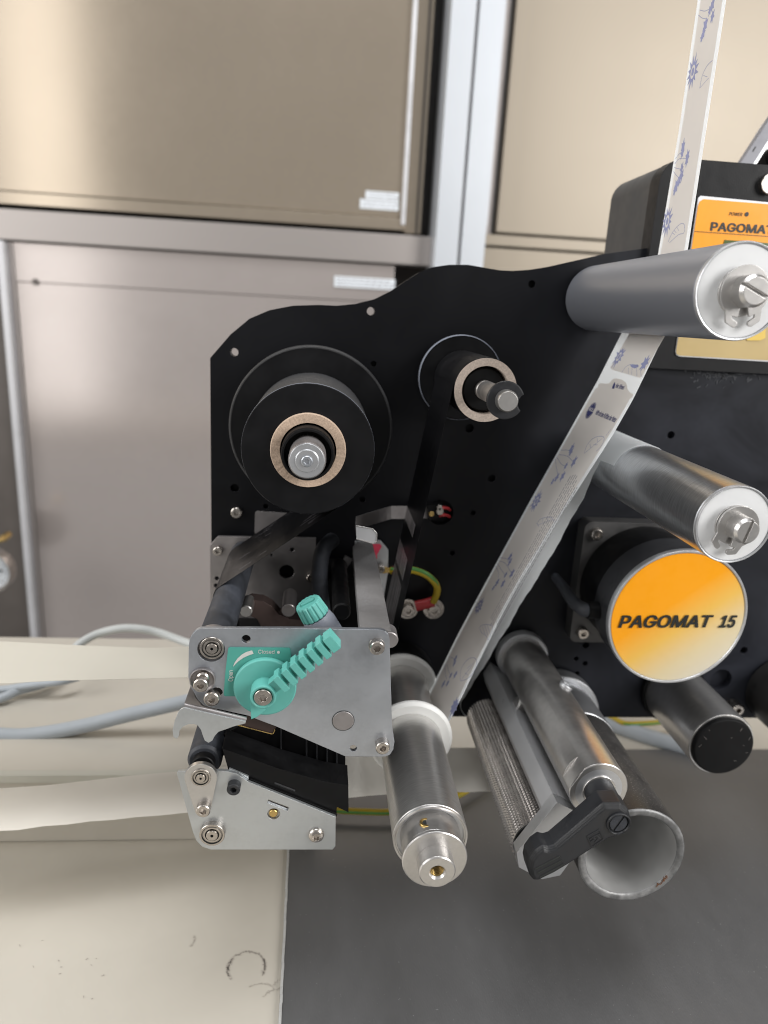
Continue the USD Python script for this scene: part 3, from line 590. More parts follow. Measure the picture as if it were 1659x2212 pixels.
part('wound_ribbon', lathe([(rwr * .8, -.082), (rwr * .99, -.082), (rwr * .99, -.0002), (rwr * .8, -.0002)], rw, 96), M['spool'], rr_)
m = lathe([(rwr * .72, -.07), (rwr * .735, .0006), (rwr * .97, .0008), (rwr * .975, -.004)], rw, 128)
v = m.vertices; m.vertices = v + np.c_[0 * v[:, 0], nrng.normal(0, .00008, len(v)), 0 * v[:, 0]]
part('card_core', m, M['cardboard_grey'], rr_)

# ================================================================== tapes and webs
# printed label tape: from above, round the right of the grey roller, down to the flanged roller and out to the left
TB, TF = .527, .455
lr = (fc0[0], fc0[2], fr, -1)
s0 = W('O', 1518, -70, .498)
P, tn = belt([(s0[0], s0[2], 0, 1), (r1c[0], r1c[2], r1r + .0004, -1), (lr[0], lr[1], fr + .0004, -1), (W('O', 790, 1500, TB)[0], W('O', 790, 1500, TB)[2], 0, 1)])
# the tape slides a little forward towards the lower rollers
ZB = [.05, .1266, .1465, .181, .22, .2965, .347, .391, .43, .4408, .452, .48, .56, .9]; TBK = [.512, .513, .516, .5213, .5233, .525, .524, .5235, .528, .527, .514, .5035, .4985, .498]
ZF = [.05, .145, .1665, .186, .205, .2275, .2485, .306, .362, .385, .4273, .4408, .452, .9]; TFK = [.4525, .4528, .4553, .4589, .4615, .4650, .4660, .4600, .4525, .4525, .4600, .462, .462, .460]
tbz = lambda z: np.interp(z, ZB, TBK)
tfz = lambda z: np.interp(z, ZF, TFK)
ds = np.r_[0, np.cumsum(np.linalg.norm(np.diff(P, axis=0), axis=1))]; uu = np.unique(np.r_[ds, np.linspace(0, ds[-1], 160)])
P = np.c_[np.interp(uu, ds, P[:, 0]), np.interp(uu, ds, P[:, 1])]
tb, tf = tbz(P[:, 1]), tfz(P[:, 1])
tape = thing('label_tape', 'printed label tape with blue flowers running from the top to the flanged roller', 'label tape', (P[0][0], TB, P[0][1]))
part('backing', band(P, tb, tf, .00016, 2), M['paper'], tape, smooth=40)
class Flat:
    """A straight run of tape: sight lines meet it, flat print is laid on it."""
    def __init__(self, a, b, tilt=0.0):
        self.p = np.array([a[0], TB, a[1]]); self.t = unit((b[0] - a[0], tilt, b[1] - a[1])); self.w = np.array([0, -1.0, 0]); self.w = unit(self.w - self.t * (self.w @ self.t))
        self.n = unit(np.cross(self.t, self.w)); self.n *= np.sign((EYE - self.p) @ self.n); self.len = np.linalg.norm(np.subtract(b, a))
    def st(self, c, x, y): q = WP(c, x, y, self.p, self.n) - self.p; return (q @ self.t, q @ self.w)
    def lay(self, poly_, eps, th=.00006):
        ms = []
        for g in getattr(poly_, 'geoms', [poly_]):
            if g.geom_type != 'Polygon' or g.area < 1e-9: continue
            m = trimesh.creation.extrude_polygon(g, th, engine='earcut'); v = m.vertices
            m.vertices = self.p + np.outer(v[:, 0], self.t) + np.outer(v[:, 1], self.w) + np.outer(v[:, 2] + eps, self.n); ms.append(m)
        return cat_(*ms) if ms else None
low = Flat(tn[1][0], tn[1][1])
upr = Flat(tn[0][0], tn[0][1]); upr.p = np.array([tn[0][0][0], .499, tn[0][0][1]])
TW = TB - TF
def pts_on(fl_, c, pts): return [fl_.st(c, x, y) for x, y in pts]
def aster(fl_, c, x, y, size, turn=0.0, eye=True, spikes=11, seed=0, squash=.8):
    """Flower head: a blob with ragged petals all round and a pale ring."""
    r_ = np.random.default_rng(seed); s, w = fl_.st(c, x, y); n = spikes * 2; pp = []
    for i in range(n):
        a = turn + 2 * PI * i / n; q = size * ((.95 + .35 * r_.random()) if i % 2 == 0 else .62)
        pp.append((s + q * math.cos(a), w + q * squash * math.sin(a)))
    p = poly(pp)
    if eye:
        ring = affinity.scale(Point(s, w).buffer(size * .42), 1.1, .75).difference(affinity.scale(Point(s, w).buffer(size * .25), 1.1, .75))
        p = p.difference(ring)
    return p
def spray(fl_, c, stems, heads, seed=0, size=.004):
    ps = []
    for st_ in stems: ps.append(LineString([tuple(q) for q in spline([np.array(v) for v in pts_on(fl_, c, st_)], 6)]).buffer(.00016))
    for k, (x, y, sc) in enumerate(heads):
        ps.append(aster(fl_, c, x, y, size * sc, k * .7, False, 6, seed + k, .6))
    return unary_union(ps)
def leaf(fl_, c, outline, veins):
    ps = [LineString([tuple(q) for q in spline([np.array(v) for v in pts_on(fl_, c, outline)], 8)]).buffer(.00016)]
    for v in veins: ps.append(LineString(pts_on(fl_, c, v)).buffer(.00012))
    return unary_union(ps)
# lower label with its notched top
no = pts_on(low, 'Q3', [(872, 640), (880, 608), (905, 594), (945, 600), (985, 598), (1008, 575), (1030, 552), (1062, 546), (1120, 560), (1160, 588), (1172, 620), (1176, 655), (1200, 688), (1232, 706), (1232, 730)])
wl, wr = no[0][1], no[-1][1]
se = low.len - .004
def edge_run(fl_, s0_, s1_, y0):
    ss = np.linspace(s0_, s1_, 24); z_ = fl_.p[2] + fl_.t[2] * ss
    return [(a, y0 - b - .0042) for a, b in zip(ss, tfz(z_))], [(a, y0 - b + .0045) for a, b in zip(ss, tbz(z_))]
ra, la = edge_run(low, no[-1][0] + .002, se, TB)
lab = rnd(poly(no + ra + la[::-1]), .0006)
l1 = part('label', low.lay(lab, .00018), M['label'], tape, smooth=False, label='cream label with notched tab, flowers and small print')
pr = [aster(low, 'Q3', 245, 1800, .0082, .2, True, 12, 1), aster(low, 'Q1', 635, 1008, .0072, .5, True, 12, 2), aster(low, 'Q1', 400, 1960, .0075, .3, False, 9, 5)]
pr.append(spray(low, 'Q3', [[(500, 1280), (560, 1278), (590, 1290)], [(480, 1325), (560, 1340), (620, 1395)], [(455, 1350), (500, 1420), (540, 1440)], [(440, 1370), (450, 1450), (465, 1520)]],
                [(605, 1262, 1.1), (600, 1300, .9), (630, 1400, 1.2), (548, 1440, .8), (455, 1560, 1.0), (515, 1545, 1.1), (412, 1600, .8)], 3))
pr.append(spray(low, 'Q1', [[(835, 548), (880, 555), (915, 565)], [(820, 578), (880, 600), (940, 690)], [(805, 600), (850, 670), (880, 710)], [(790, 625), (820, 690), (815, 740)]],
                [(928, 540, 1.0), (925, 590, .9), (945, 700, 1.1), (885, 712, .8), (805, 785, 1.0), (860, 795, 1.0), (770, 835, .7)], 13))
pr.append(spray(low, 'Q1', [[(355, 1490), (385, 1500), (405, 1510)], [(330, 1560), (345, 1620), (360, 1660)], [(310, 1560), (315, 1650), (330, 1700)]],
                [(410, 1505, .9), (400, 1550, .8), (365, 1665, .8), (410, 1655, .9), (295, 1745, .9), (335, 1740, .8)], 23))
pr.append(leaf(low, 'Q3', [(735, 1310), (765, 1230), (820, 1165), (890, 1138), (938, 1150), (930, 1200), (900, 1250), (860, 1290)], [[(740, 1310), (920, 1160)], [(800, 1255), (795, 1215)], [(830, 1225), (870, 1225)], [(870, 1195), (870, 1160)], [(1005, 1070), (960, 1130)]]))
pr.append(leaf(low, 'Q1', [(1180, 225), (1215, 185), (1275, 165), (1325, 170), (1345, 205)], [[(1190, 240), (1330, 185)], [(1235, 215), (1240, 180)], [(1280, 200), (1290, 170)], [(1185, 225), (1200, 250)]]))
pr.append(leaf(low, 'Q1', [(635, 1215), (660, 1190), (710, 1182), (760, 1200), (750, 1260), (720, 1330)], [[(640, 1222), (660, 1262), (700, 1285), (720, 1330)], [(665, 1200), (690, 1270)], [(690, 1190), (715, 1280)], [(715, 1190), (735, 1260)]]))
pr.append(leaf(low, 'Q1', [(455, 1700), (465, 1600), (520, 1520), (575, 1495), (610, 1525), (600, 1600), (545, 1680), (470, 1715), (455, 1700)], [[(470, 1700), (590, 1540)], [(520, 1600), (560, 1560)], [(500, 1640), (530, 1660)]]))
for p_ in pr: part('flower_print', low.lay(p_, .0003, .00003), M['ink'], l1, smooth=False)
# brand roundel: fine rays with a small dark centre band
s, w = low.st('Q3', 802, 875); rays = []
for i in range(40):
    a = 2 * PI * i / 40; rays.append(LineString([(s + .0030 * math.cos(a), w + .0030 * math.sin(a)), (s + .0064 * math.cos(a), w + .0058 * math.sin(a))]).buffer(.00023))
rays.append(affinity.scale(Point(s, w).buffer(.0038), 1, 1.3))
dk = [unary_union(rays)]
arrow = pts_on(low, 'Q3', [(1048, 582), (1052, 610), (1042, 652), (1018, 652), (1030, 612)]); dk.append(poly(arrow))
part('roundel_print', low.lay(unary_union(dk), .0003, .00003), M['ink_dark'], l1, smooth=False)
def on_tape(fl_, text, height, c, a, b, eps=.0003, bold=False):
    """One line of type from picture point a to b, on the tape."""
    m = meshkit.text_mesh(text, height, .00003, bold); v = np.array(m.vertices); v[:, 0] -= v[:, 0].min()
    A, B = np.array(fl_.st(c, *a)), np.array(fl_.st(c, *b)); L = np.linalg.norm(B - A); e = (B - A) / L; f = np.array([-e[1], e[0]])
    if f[0] > 0: f = -f
    q = A + np.outer(v[:, 0] * L / v[:, 0].max(), e) + np.outer(v[:, 1], f)
    m.vertices = fl_.p + np.outer(q[:, 0], fl_.t) + np.outer(q[:, 1], fl_.w) + np.outer(v[:, 2] + eps, fl_.n); return m
part('slogan_print', cat_(on_tape(low, 'Hilft mit den Kräften der Natur', .0034, 'Q3', (846, 912), (1050, 996), bold=True), on_tape(low, 'Hier öffnen!', .0030, 'Q3', (1050, 640), (1134, 662), bold=True)), M['ink_dark'], l1, smooth=False)
m = None
try:
    cc = np.array(low.st('Q3', 780, 868)); m = on_tape(low, 'WOLS', .0026, 'Q3', (778, 876), (832, 890), .00036, True)
    part('roundel_letters', m, M['label'], l1, smooth=False)
except Exception: pass
# small print: rows of broken dashes along the front side of the label
rows = []
sA, sB = low.st('Q3', 600, 1500)[0], low.st('Q1', 760, 1260)[0]
for k in range(7):
    ww = wl + (wr - wl) * (.60 + .052 * k); s = sA + .004 * abs(3 - k) * rng.random()
    while s < sB - .012 * rng.random():
        l_ = rng.uniform(.0012, .0055); rows.append(sbox(s, ww - .00042, s + l_, ww + .00042)); s += l_ + rng.uniform(.0006, .0012)
part('small_print', low.lay(unary_union(rows), .0003, .00003), M['ink_grey'], l1, smooth=False)
# upper label: ends just under the grey roller and runs up past the top of the picture
e1 = pts_on(low, 'Q3', [(1000, 436), (1016, 458), (1300, 540), (1322, 528)])
lab = rnd(poly([(.0, e1[0][1])] + e1 + [(.0, e1[-1][1])]), .0008)
l2 = part('label', low.lay(lab, .00018), M['label'], tape, smooth=False, label='end of a cream label just under the dark grey roller')
pr = [aster(low, 'Q3', 1090, 325, .0078, .2, True, 12, 31), aster(low, 'Q3', 1355, 395, .0055, .1, False, 8, 32),
      leaf(low, 'Q3', [(1120, 485), (1160, 430), (1215, 405), (1290, 415)], [[(1190, 440), (1185, 500)], [(1225, 430), (1220, 510)], [(1270, 440), (1275, 525)], [(1310, 450), (1318, 530)]]), poly(pts_on(low, 'Q3', [(1205, 410), (1285, 405), (1290, 430), (1250, 445), (1215, 430)]))]
for p_ in pr: part('flower_print', low.lay(p_, .0003, .00003), M['ink'], l2, smooth=False)
su0, su1 = 0.0, upr.len
ra, la = edge_run(upr, su0, su1 - .0005, .499)
lab = poly(la + ra[::-1])
l3 = part('label', upr.lay(lab, .00018), M['label'], tape, smooth=False, label='long cream label above the dark grey roller')
pr = [aster(upr, 'Q2', 75, 1790, .0085, .4, True, 12, 41, .75), aster(upr, 'L2', 1362, 285, .0085, .3, True, 12, 42, .75),
      spray(upr, 'Q2', [[(200, 865), (250, 800), (295, 768)], [(190, 940), (250, 870), (355, 860)], [(180, 998), (230, 1010), (270, 1020)], [(172, 1055), (200, 1100), (240, 1140)]],
            [(310, 690, 1.1), (300, 770, 1.0), (375, 830, 1.0), (365, 890, .9), (290, 1010, .9), (290, 1110, .9), (255, 1180, 1.0), (210, 1270, 1.1), (185, 1340, .8)], 43),
      spray(upr, 'L2', [[(1390, 40), (1410, 44), (1430, 35)], [(1385, 60), (1400, 72), (1420, 75)]], [(1440, 20, 1.0), (1430, 42, .8), (1440, 65, .9), (1412, 100, 1.1), (1405, 130, .9), (1398, 150, .7)], 53),
      leaf(upr, 'Q2', [(90, 2090), (150, 1960), (220, 1870), (290, 1820), (330, 1850), (320, 1960), (240, 1990), (110, 2105)], [[(150, 1960), (185, 1985)], [(180, 1925), (210, 1960)], [(220, 1880), (250, 1930)]]),
      leaf(upr, 'L2', [(1390, 350), (1400, 300), (1420, 260), (1440, 240)], [[(1390, 350), (1425, 310)], [(1405, 300), (1420, 305)]])]
for p_ in pr: part('flower_print', upr.lay(p_, .0003, .00003), M['ink'], l3, smooth=False)

# empty liner behind: round the bright roller and down to the knurled roller, torn wavy edge in front
KY = .378
kc = W('P2', 435, 1709, KY); kr = RAD('P2', 435, 1709, 168, KY)
lb, lf = .5478, .46
KP = kc + np.array([0, 0, 0])
cL, tL = belt([(r2c[0] + .03, r2c[2] - .01, 0, 1), (r2c[0], r2c[2], r2r + .0004, 1), (kc[0] - .002, kc[2] + .001, kr + .001, 1), (kc[0] + .02, kc[2] - .008, 0, 1)], 30)
fine = np.array([np.array([np.interp(u, np.linspace(0, 1, len(cL)), cL[:, k]) for k in (0, 1)]) for u in np.linspace(0, 1, 260)])
ds = np.r_[0, np.cumsum(np.linalg.norm(np.diff(cL, axis=0), axis=1))]; uu = np.linspace(0, ds[-1], 320)
fine = np.c_[np.interp(uu, ds, cL[:, 0]), np.interp(uu, ds, cL[:, 1])]
edge = np.interp(fine[:, 1], [.09, .1045, .1185, .1445, .168, .19, .2256, .2525, .28, .31, .345, .36], [.543, .541, .536, .526, .519, .512, .502, .4915, .485, .4785, .477, .468])
edge = np.where(fine[:, 0] > kc[0] + .004, edge, edge) + .0009 * np.sin(uu * 2 * PI / .040 + .6) + .0003 * np.sin(uu * 2 * PI / .012)
edge = edge + .005
edge = np.minimum(np.where(fine[:, 0] > r2c[0] - r2r * .97, .459, edge), lb - .002)
part('empty_liner', band(fine, lb, edge, .00016, 3), M['paper'], smooth=40, label='white empty liner with wavy edge running from bright roller to knurled roller', cat='liner strip')

# cream web leaving to the left, and the liner that comes back below it
zz = [WZ('L4', x, y, .20) for x, y in ()]
Yb1, Yf1 = .495, .437
def web(name, label, cat, c, top_, bot_, mtl, right, wave=None):
    """Nearly level web along x; its far and near edges follow the picture at the tape's two depths."""
    n = 60; X0 = -.75
    z0 = np.mean([W(c, x, y, Yb1)[2] for x, y in top_] + [W(c, x, y, Yf1)[2] for x, y in bot_])      # the web lies level
    t = [WZ(c, x, y, z0) for x, y in top_]; b = [WZ(c, x, y, z0) for x, y in bot_]
    xs = np.linspace(X0, right, n)
    ext_ = lambda q: np.interp(xs, [p_[0] for p_ in q], [p_[1] for p_ in q])
    yt, yb_ = ext_(t), ext_(b)
    V, F = [], []; cols = 4
    for s in (.0001, -.0001):
        for i in range(n):
            for j in range(cols + 1):
                u = j / cols; yf = yb_[i] + (wave(xs[i]) if wave else 0)
                V.append((xs[i], yt[i] * (1 - u) + yf * u, z0 + s + .0001 * math.sin(xs[i] * 31 + u * 2)))
    m_ = cols + 1; o = n * m_
    for i in range(n - 1):
        for j in range(cols):
            a = i * m_ + j; F += [(a, a + 1, a + m_ + 1, a + m_), (o + a, o + a + m_, o + a + m_ + 1, o + a + 1)]
        a = i * m_; F += [(a, a + m_, o + a + m_, o + a), (a + cols, o + a + cols, o + a + m_ + cols, a + m_ + cols)]
    part(name, tm((V, F)), M[mtl], smooth=40, label=label, cat=cat)
web('cream_web', 'smooth cream web leaving the printing unit to the left over the ledge', 'label web', 'L4', [(0, 190), (500, 218), (1000, 238), (1250, 224)], [(0, 475), (300, 455), (600, 447), (1000, 438), (1250, 430)], 'web', W('O', 560, 1420, Yb1)[0])
rgt = kc[0] + .004
web('return_liner', 'cream return liner with wavy lower edge passing under the printing unit', 'liner strip', 'L4', [(0, 1167), (300, 1148), (600, 1115), (900, 1080), (1250, 1050), (2704, 1050 - 152)], [(0, 1455), (300, 1420), (600, 1388), (1000, 1350), (1230, 1330), (2704, 1192)], 'liner', rgt, lambda x: .0012 * math.sin(x * 2 * PI / .031))

# black ribbon from the supply roll over the rubber roller, and the used ribbon rising to the rewind roll
bc = W('A', 247, 983, .37); bR = .0098
P, tn2 = belt([(sc_[0], sc_[2], sr + .0003, -1), (bc[0], bc[2], bR + .0004, 1), (bc[0] - .001, bc[2] - .06, 0, 1)], 16)
A_, B_ = np.array(tn2[0][0]), np.array(tn2[0][1])
sup = thing('supply_ribbon', 'black printing ribbon sloping from the supply roll down to the rubber roller', 'ribbon', (P[0][0], .52, P[0][1]))
Pm = np.vstack([A_ + (B_ - A_) * t for t in np.linspace(0, .99, 20)] + [P[1:]])
part('film', band(Pm, .519, .442, .00012, 10, lambda u, v: .0003 * math.sin(v * 17 + u * 3) * (1 - abs(2 * min(u * 1.3, 1) - 1))), M['ribbon'], sup, smooth=40)
up_n = unit((-(B_ - A_)[1], 0, (B_ - A_)[0])); up_n *= np.sign(up_n[2])
stk = []
for i in range(14):
    t0 = rng.uniform(.15, .8); l_ = rng.uniform(.04, .16); yy = rng.uniform(.447, .515)
    a = A_ + (B_ - A_) * t0; b = A_ + (B_ - A_) * min(.96, t0 + l_)
    for sgn in (1, -1):
        pa = np.array([a[0], yy, a[1]]) + up_n * .00075 * sgn; pb = np.array([b[0], yy + .0005, b[1]]) + up_n * .00075 * sgn
        stk.append(obox((pa + pb) / 2, (unit(pb - pa), unit(np.cross(pb - pa, up_n)), up_n), (np.linalg.norm(pb - pa) / 2, .00010, .00002)))
part('scratch_streak', cat_(*stk), M['ink_grey'], sup, smooth=False)
eb = W('Q4', 838, 870, .512); pf = W('Q4', 884, 1245, .448)
tgt = np.array([(eb[0] + pf[0]) / 2 + .0, min(pf[2], eb[2])])
P3, tn3 = belt([(rw[0], rw[2], rwr + .0003, 1), (rw[0] , rw[2] - .0001, rwr + .0002, 1), (pf[0], pf[2] - .006, 0, 1)], 12)
A_, B_ = np.array(tn3[1][0]), np.array(tn3[1][1])
us = thing('used_ribbon', 'glossy used ribbon with clear stretches between the rewind roll and printing unit', 'ribbon', (A_[0], .5, A_[1]))
def frac(c, x, y):
    q = W(c, x, y, .5); return float(np.clip((q[2] - A_[1]) / (B_[1] - A_[1]), 0, 1))
cuts = [0, frac('Q4', 1000, 205), frac('Q4', 1000, 305), frac('Q4', 950, 480), frac('Q4', 930, 650), frac('Q4', 920, 690), frac('Q4', 900, 735), 1]
print('ribbon cuts', cuts)
for i in range(7):
    t0, t1 = cuts[i], cuts[i + 1]
    if t1 - t0 < .01: continue
    if i == 6: t1 = 1
    seg = np.array([A_ + (B_ - A_) * t for t in np.linspace(t0, t1, 4)]); cl_ = i in (1, 3, 5, 6)
    for (y0, y1, isclear) in ((.517, .468, cl_), (.4678, .445, False)):
        part('clear_stretch' if isclear else 'inked_stretch', band(seg, y0, y1, .0001), M['ribbon_clear'] if isclear else M['ribbon'], us, smooth=40)

# ================================================================== printing unit
YU = .37
un = thing('printing_unit', 'zinc plated printing unit with turquoise lever and rubber rollers', 'printing unit', W('A', 780, 1300, YU))
o_ = [('A', 92, 965), ('A', 97, 925), ('A', 115, 890), ('A', 140, 865), ('A', 170, 853), ('A', 800, 853), ('A', 1365, 862), ('A', 1395, 872), ('A', 1415, 892), ('A', 1424, 925), ('A', 1440, 1490), ('B', 1449, 440), ('B', 1460, 515), ('B', 1452, 565), ('B', 1430, 600), ('B', 1392, 613),
      ('B', 1140, 610), ('B', 690, 415), ('Q6', 1180, 1425), ('Q6', 1040, 1368), ('Q6', 560, 1262), ('Q6', 450, 1232), ('Q6', 372, 1160), ('Q6', 315, 1055), ('Q6', 265, 960), ('Q6', 243, 850)]
hol = [disc('Q6', 1010, 352, 60, YU), disc('Q6', 545, 490, 183, YU), disc('B', 1192, 558, 24, YU),
       LineString([tuple(PX([('Q6', 545, 1130)], YU)[0]), tuple(PX([('Q6', 618, 1065)], YU)[0])]).buffer(RAD('Q6', 600, 1080, 82, YU))]
pf_ = poly(PX(o_, YU))
for h_ in hol: pf_ = pf_.difference(h_)
part('front_plate', ext(pf_, YU, .0028), M['zinc'], un, smooth=25)
q = W('B', 1127, 382, YU - .0006); rr = RAD('B', 1127, 382, 70, YU)
part('round_plug', cyl(q, rr, .003, .0003), M['zinc_dull'], un)
part('plug_gap', lathe([(rr * 1.0, -.0004), (rr * 1.045, -.0003), (rr * 1.045, -.0006)], W('B', 1127, 382, YU - .0006)), M['type'], un)
# turquoise sticker and its print
stp = rnd(poly(PX([(775, 458), (1595, 463), (1610, 600), (1610, 760), (1250, 900), (1100, 1108), (712, 1104), (735, 800)], YU, 'Q6')), .0012)
part('lever_sticker', ext(stp, YU - .0006, .0004), M['teal_film'], un, smooth=False)
arr = poly(PX([(835, 722), (858, 665), (895, 612), (950, 560), (1010, 525), (1088, 502), (1110, 545), (1040, 570), (975, 600), (910, 645), (868, 685)], YU - .0007, 'Q6'))
dot = disc('Q6', 1440, 521, 20, YU)
part('sticker_print', cat_(ext(arr, YU - .0008, .0001), ext(dot, YU - .0008, .0001),
     lettering('Closed', abs(W('Q6', 0, 545, YU)[2] - W('Q6', 0, 497, YU)[2]), W('Q6', 1385, 545, YU)[0] - W('Q6', 1172, 543, YU)[0], W('Q6', 1172, 543, YU - .0007)),
     lettering('Open', abs(W('Q6', 850, 800, YU)[0] - W('Q6', 788, 800, YU)[0]), abs(W('Q6', 850, 912, YU)[2] - W('Q6', 850, 770, YU)[2]), W('Q6', 836, 912, YU - .0007), turn=PI / 2)), M['print_pale'], un, smooth=False)
# lever: dial disc, boss with pointer, ribbed grip
q = W('A', 597, 1247, YU - .004); dr = RAD('A', 597, 1247, 209, YU - .004)
lv = part('lever_dial', lathe([(0, -.0032), (dr, -.0032), (dr, -.0006), (dr - .0007, 0), (0, 0)], q, 96), M['teal'], un)
Yb_ = YU - .0135
q = W('A', 584, 1312, Yb_); bR2 = RAD('A', 584, 1312, 88, Yb_)
part('boss', lathe([(bR2 * 1.02, -.010), (bR2, -.001), (bR2 * .95, -.0002), (bR2 * .86, 0), (bR2 * .72, -.0008), (bR2 * .70, -.003), (0, -.003)], q, 64), M['teal'], lv)
part('screw', star_screw(q + [0, -.0004, 0], bR2 * .68, .003, False), M['screw'], lv)
part('pointer', plate([(505, 1455), (498, 1300), (560, 1380), (608, 1390), (545, 1440)], YU - .0085, .0045, 'A'), M['teal'], lv)
Yg = YU - .016
a0, a1 = W('A', 660, 1235, Yg), W('A', 1050, 950, Yg); ax = unit(a1 - a0); ax[1] = 0; ax = unit(ax); pr_ = np.array([ax[2], 0, -ax[0]])
bar = LineString([(q[0], q[2]), (a1[0], a1[2])]).buffer(.0034, cap_style=2)
part('grip_stem', ext(bar, Yg + .0045, .0068), M['teal'], lv)
u_ = RAD('A', 800, 1100, 1, Yg)
for i in range(7):
    cpx = (706 + (1042 - 706) * i / 6, 1226 + (960 - 1226) * i / 6); c_ = W('A', *cpx, Yg)
    hl = (66 if i < 6 else 60) * u_; hw = (23 if i < 6 else 33) * u_
    b0 = sbox(-hl, -hw, hl, hw).buffer(-.0004).buffer(.0004, 4)
    tap = [(b0, 0)]
    ms = trimesh.creation.extrude_polygon(b0, .0098, engine='earcut'); v = ms.vertices; sc = np.where(v[:, 2] > .005, .95, 1.0)
    xx = v[:, 0] * sc; zz_ = v[:, 1] * sc
    ms.vertices = np.c_[c_[0] + pr_[0] * xx + ax[0] * zz_, c_[1] + .0098 - v[:, 2], c_[2] + pr_[2] * xx + ax[2] * zz_]
    part('grip_rib', ms, M['teal'], lv, smooth=25)
# adjusting dial behind the plate, tilted
kb = W('A', 934, 770, .415); kx = unit((-.50, -.06, .86)); t1 = unit(np.cross(kx, [0, 1, 0])); t2 = np.cross(kx, t1)
def turned(prof, c, axis, n=48, ribs=None):
    t1 = unit(np.cross(axis, [0, 1, .01])); t2 = np.cross(axis, t1); V, F = [], []
    for r, h in prof:
        for j in range(n):
            a = 2 * PI * j / n; q_ = r * (1 + (ribs(j) if ribs and r > 1e-4 else 0)); V.append(np.asarray(c) + axis * h + t1 * q_ * math.cos(a) + t2 * q_ * math.sin(a))
    for i in range(len(prof) - 1):
        for j in range(n): k_ = (j + 1) % n; F.append((i * n + j, i * n + k_, (i + 1) * n + k_, (i + 1) * n + j))
    return tm((V, F))
kR = RAD('A', 900, 720, 92, .415)
kn = part('adjusting_dial', turned([(kR * .95, 0), (kR * 1.02, .0005), (kR * .93, .0098), (kR * .86, .0108), (kR * .6, .0108), (kR * .58, .0103), (1e-5, .0103)], kb + kx * .0002, kx, 96, lambda j: .05 if (j % 6) < 4 else -.02), M['teal'], un, smooth=25)
part('dial_rib', obox(kb + kx * .0109, (t1, t2, kx), (kR * .5, kR * .14, .0006)), M['teal'], kn)
part('dial_body', turned([(kR * 1.22, -.024), (kR * 1.2, -.006), (kR * 1.05, -.0002), (kR * .9, 0), (1e-5, 0)], kb, kx, 48), M['lilac'], un)
part('dial_wing', obox(kb + t1 * kR * 1.5 * (-1 if t1[0] > 0 else 1) - kx * .012, (t1, t2, kx), (.0045, .004, .005)), M['lilac'], un)
# bearings, washers and screws on the front plate
def bearing(c, x, y, r, Y, parent):
    q = W(c, x, y, Y); R_ = RAD(c, x, y, r, Y)
    b = part('bearing', lathe([(0, -.004), (R_, -.004), (R_, -.0003), (R_ * .97, 0), (R_ * .82, 0), (R_ * .80, -.0006), (R_ * .72, -.0006), (R_ * .70, -.0003), (R_ * .55, -.0003), (R_ * .53, -.0009), (R_ * .49, -.0009), (R_ * .47, .0002), (R_ * .44, .0006), (R_ * .12, .0006), (R_ * .11, -.002), (0, -.002)], q, 64), M['screw'], parent)
    part('shield_ring', lathe([(R_ * .82, .00005), (R_ * .80, -.0005), (R_ * .76, -.0005)], q, 48), M['type'], b)
    part('shield_ring', lathe([(R_ * .55, -.0002), (R_ * .53, -.0008), (R_ * .49, -.0008)], q, 48), M['type'], b)
    part('centre_hole', lathe([(R_ * .115, .00065), (R_ * .10, -.0008), (0, -.0008)], q, 24), M['type'], b)
bearing('Q6', 555, 478, 163, YU - .0008, un)
q = W('Q6', 432, 890, YU - .0012); rr = RAD('Q6', 432, 885, 170, YU)
part('washer', lathe([(0, 0), (rr * .70, 0), (rr * .80, .0001), (rr * .94, .0012), (rr, .001), (rr, -.001)], q), M['zinc_dull'], un)
part('standoff', cyl(W('Q6', 432, 885, YU - .0045) * [1, 1, 1], rr * .50, .0045, .0008), M['screw'], un)
q2 = W('Q6', 405, 940, YU - .0085)
part('screw', socket_screw(np.array([q[0], YU - .0085, q[2]]), rr * .58, .005, 6, .1), M['screw'], un)
plate_screw('Q6', 548, 1160, 105, YU - .0000, .0045, un)
plate_screw('A', 1342, 988, 50, YU, .0055, un, rot=.1)
plate_screw('B', 1385, 562, 46, YU, .0055, un, rot=.5)
part('washer', cyl(W('A', 1338, 968, YU - .0008), RAD('A', 1338, 968, 54, YU), .001, .0002), M['screw'], un)
# hooked tear lip under the plate
li = poly(PX([(192, 1262), (540, 1345), (1005, 1448), (1000, 1472), (850, 1510), (740, 1550), (645, 1582), (592, 1640), (562, 1700), (512, 1728), (462, 1700), (432, 1622), (412, 1560), (372, 1502), (322, 1480), (242, 1482), (165, 1520), (124, 1570), (118, 1640), (88, 1676), (45, 1652), (35, 1560), (62, 1440), (102, 1340), (140, 1285)], YU - .010, 'Q6'))
part('tear_lip', ext(rnd(li, .0003), YU - .010, .0012), M['zinc_low'], un, smooth=20)
part('lip_bend', tube([W('Q6', 190, 1232, YU - .0075), W('Q6', 600, 1325, YU - .0075), W('Q6', 1012, 1420, YU - .0075)], RAD('Q6', 600, 1320, 36, YU), 24), M['zinc_dull'], un)
part('lip_arm', plate([(280, 955), (188, 1212), (260, 1262), (600, 1335), (620, 1290), (430, 1240), (340, 1130)], YU + .0035, .0015, 'Q6'), M['zinc_dull'], un)
part('strip_holder', plate([(1015, 1372), (1180, 1415), (1410, 1518), (1362, 1612), (890, 1492), (1000, 1470)], YU + .0045, .003, 'Q6'), mat('brown_holder', (.05, .032, .028), .4, .3), un)
part('holder_wire', tube([W('Q6', a, b, YU + .004) for a, b in ((890, 1494), (1130, 1556), (1350, 1612), (1370, 1608), (1392, 1560), (1384, 1552))], .00028, 6, 0), M['brass'], un)
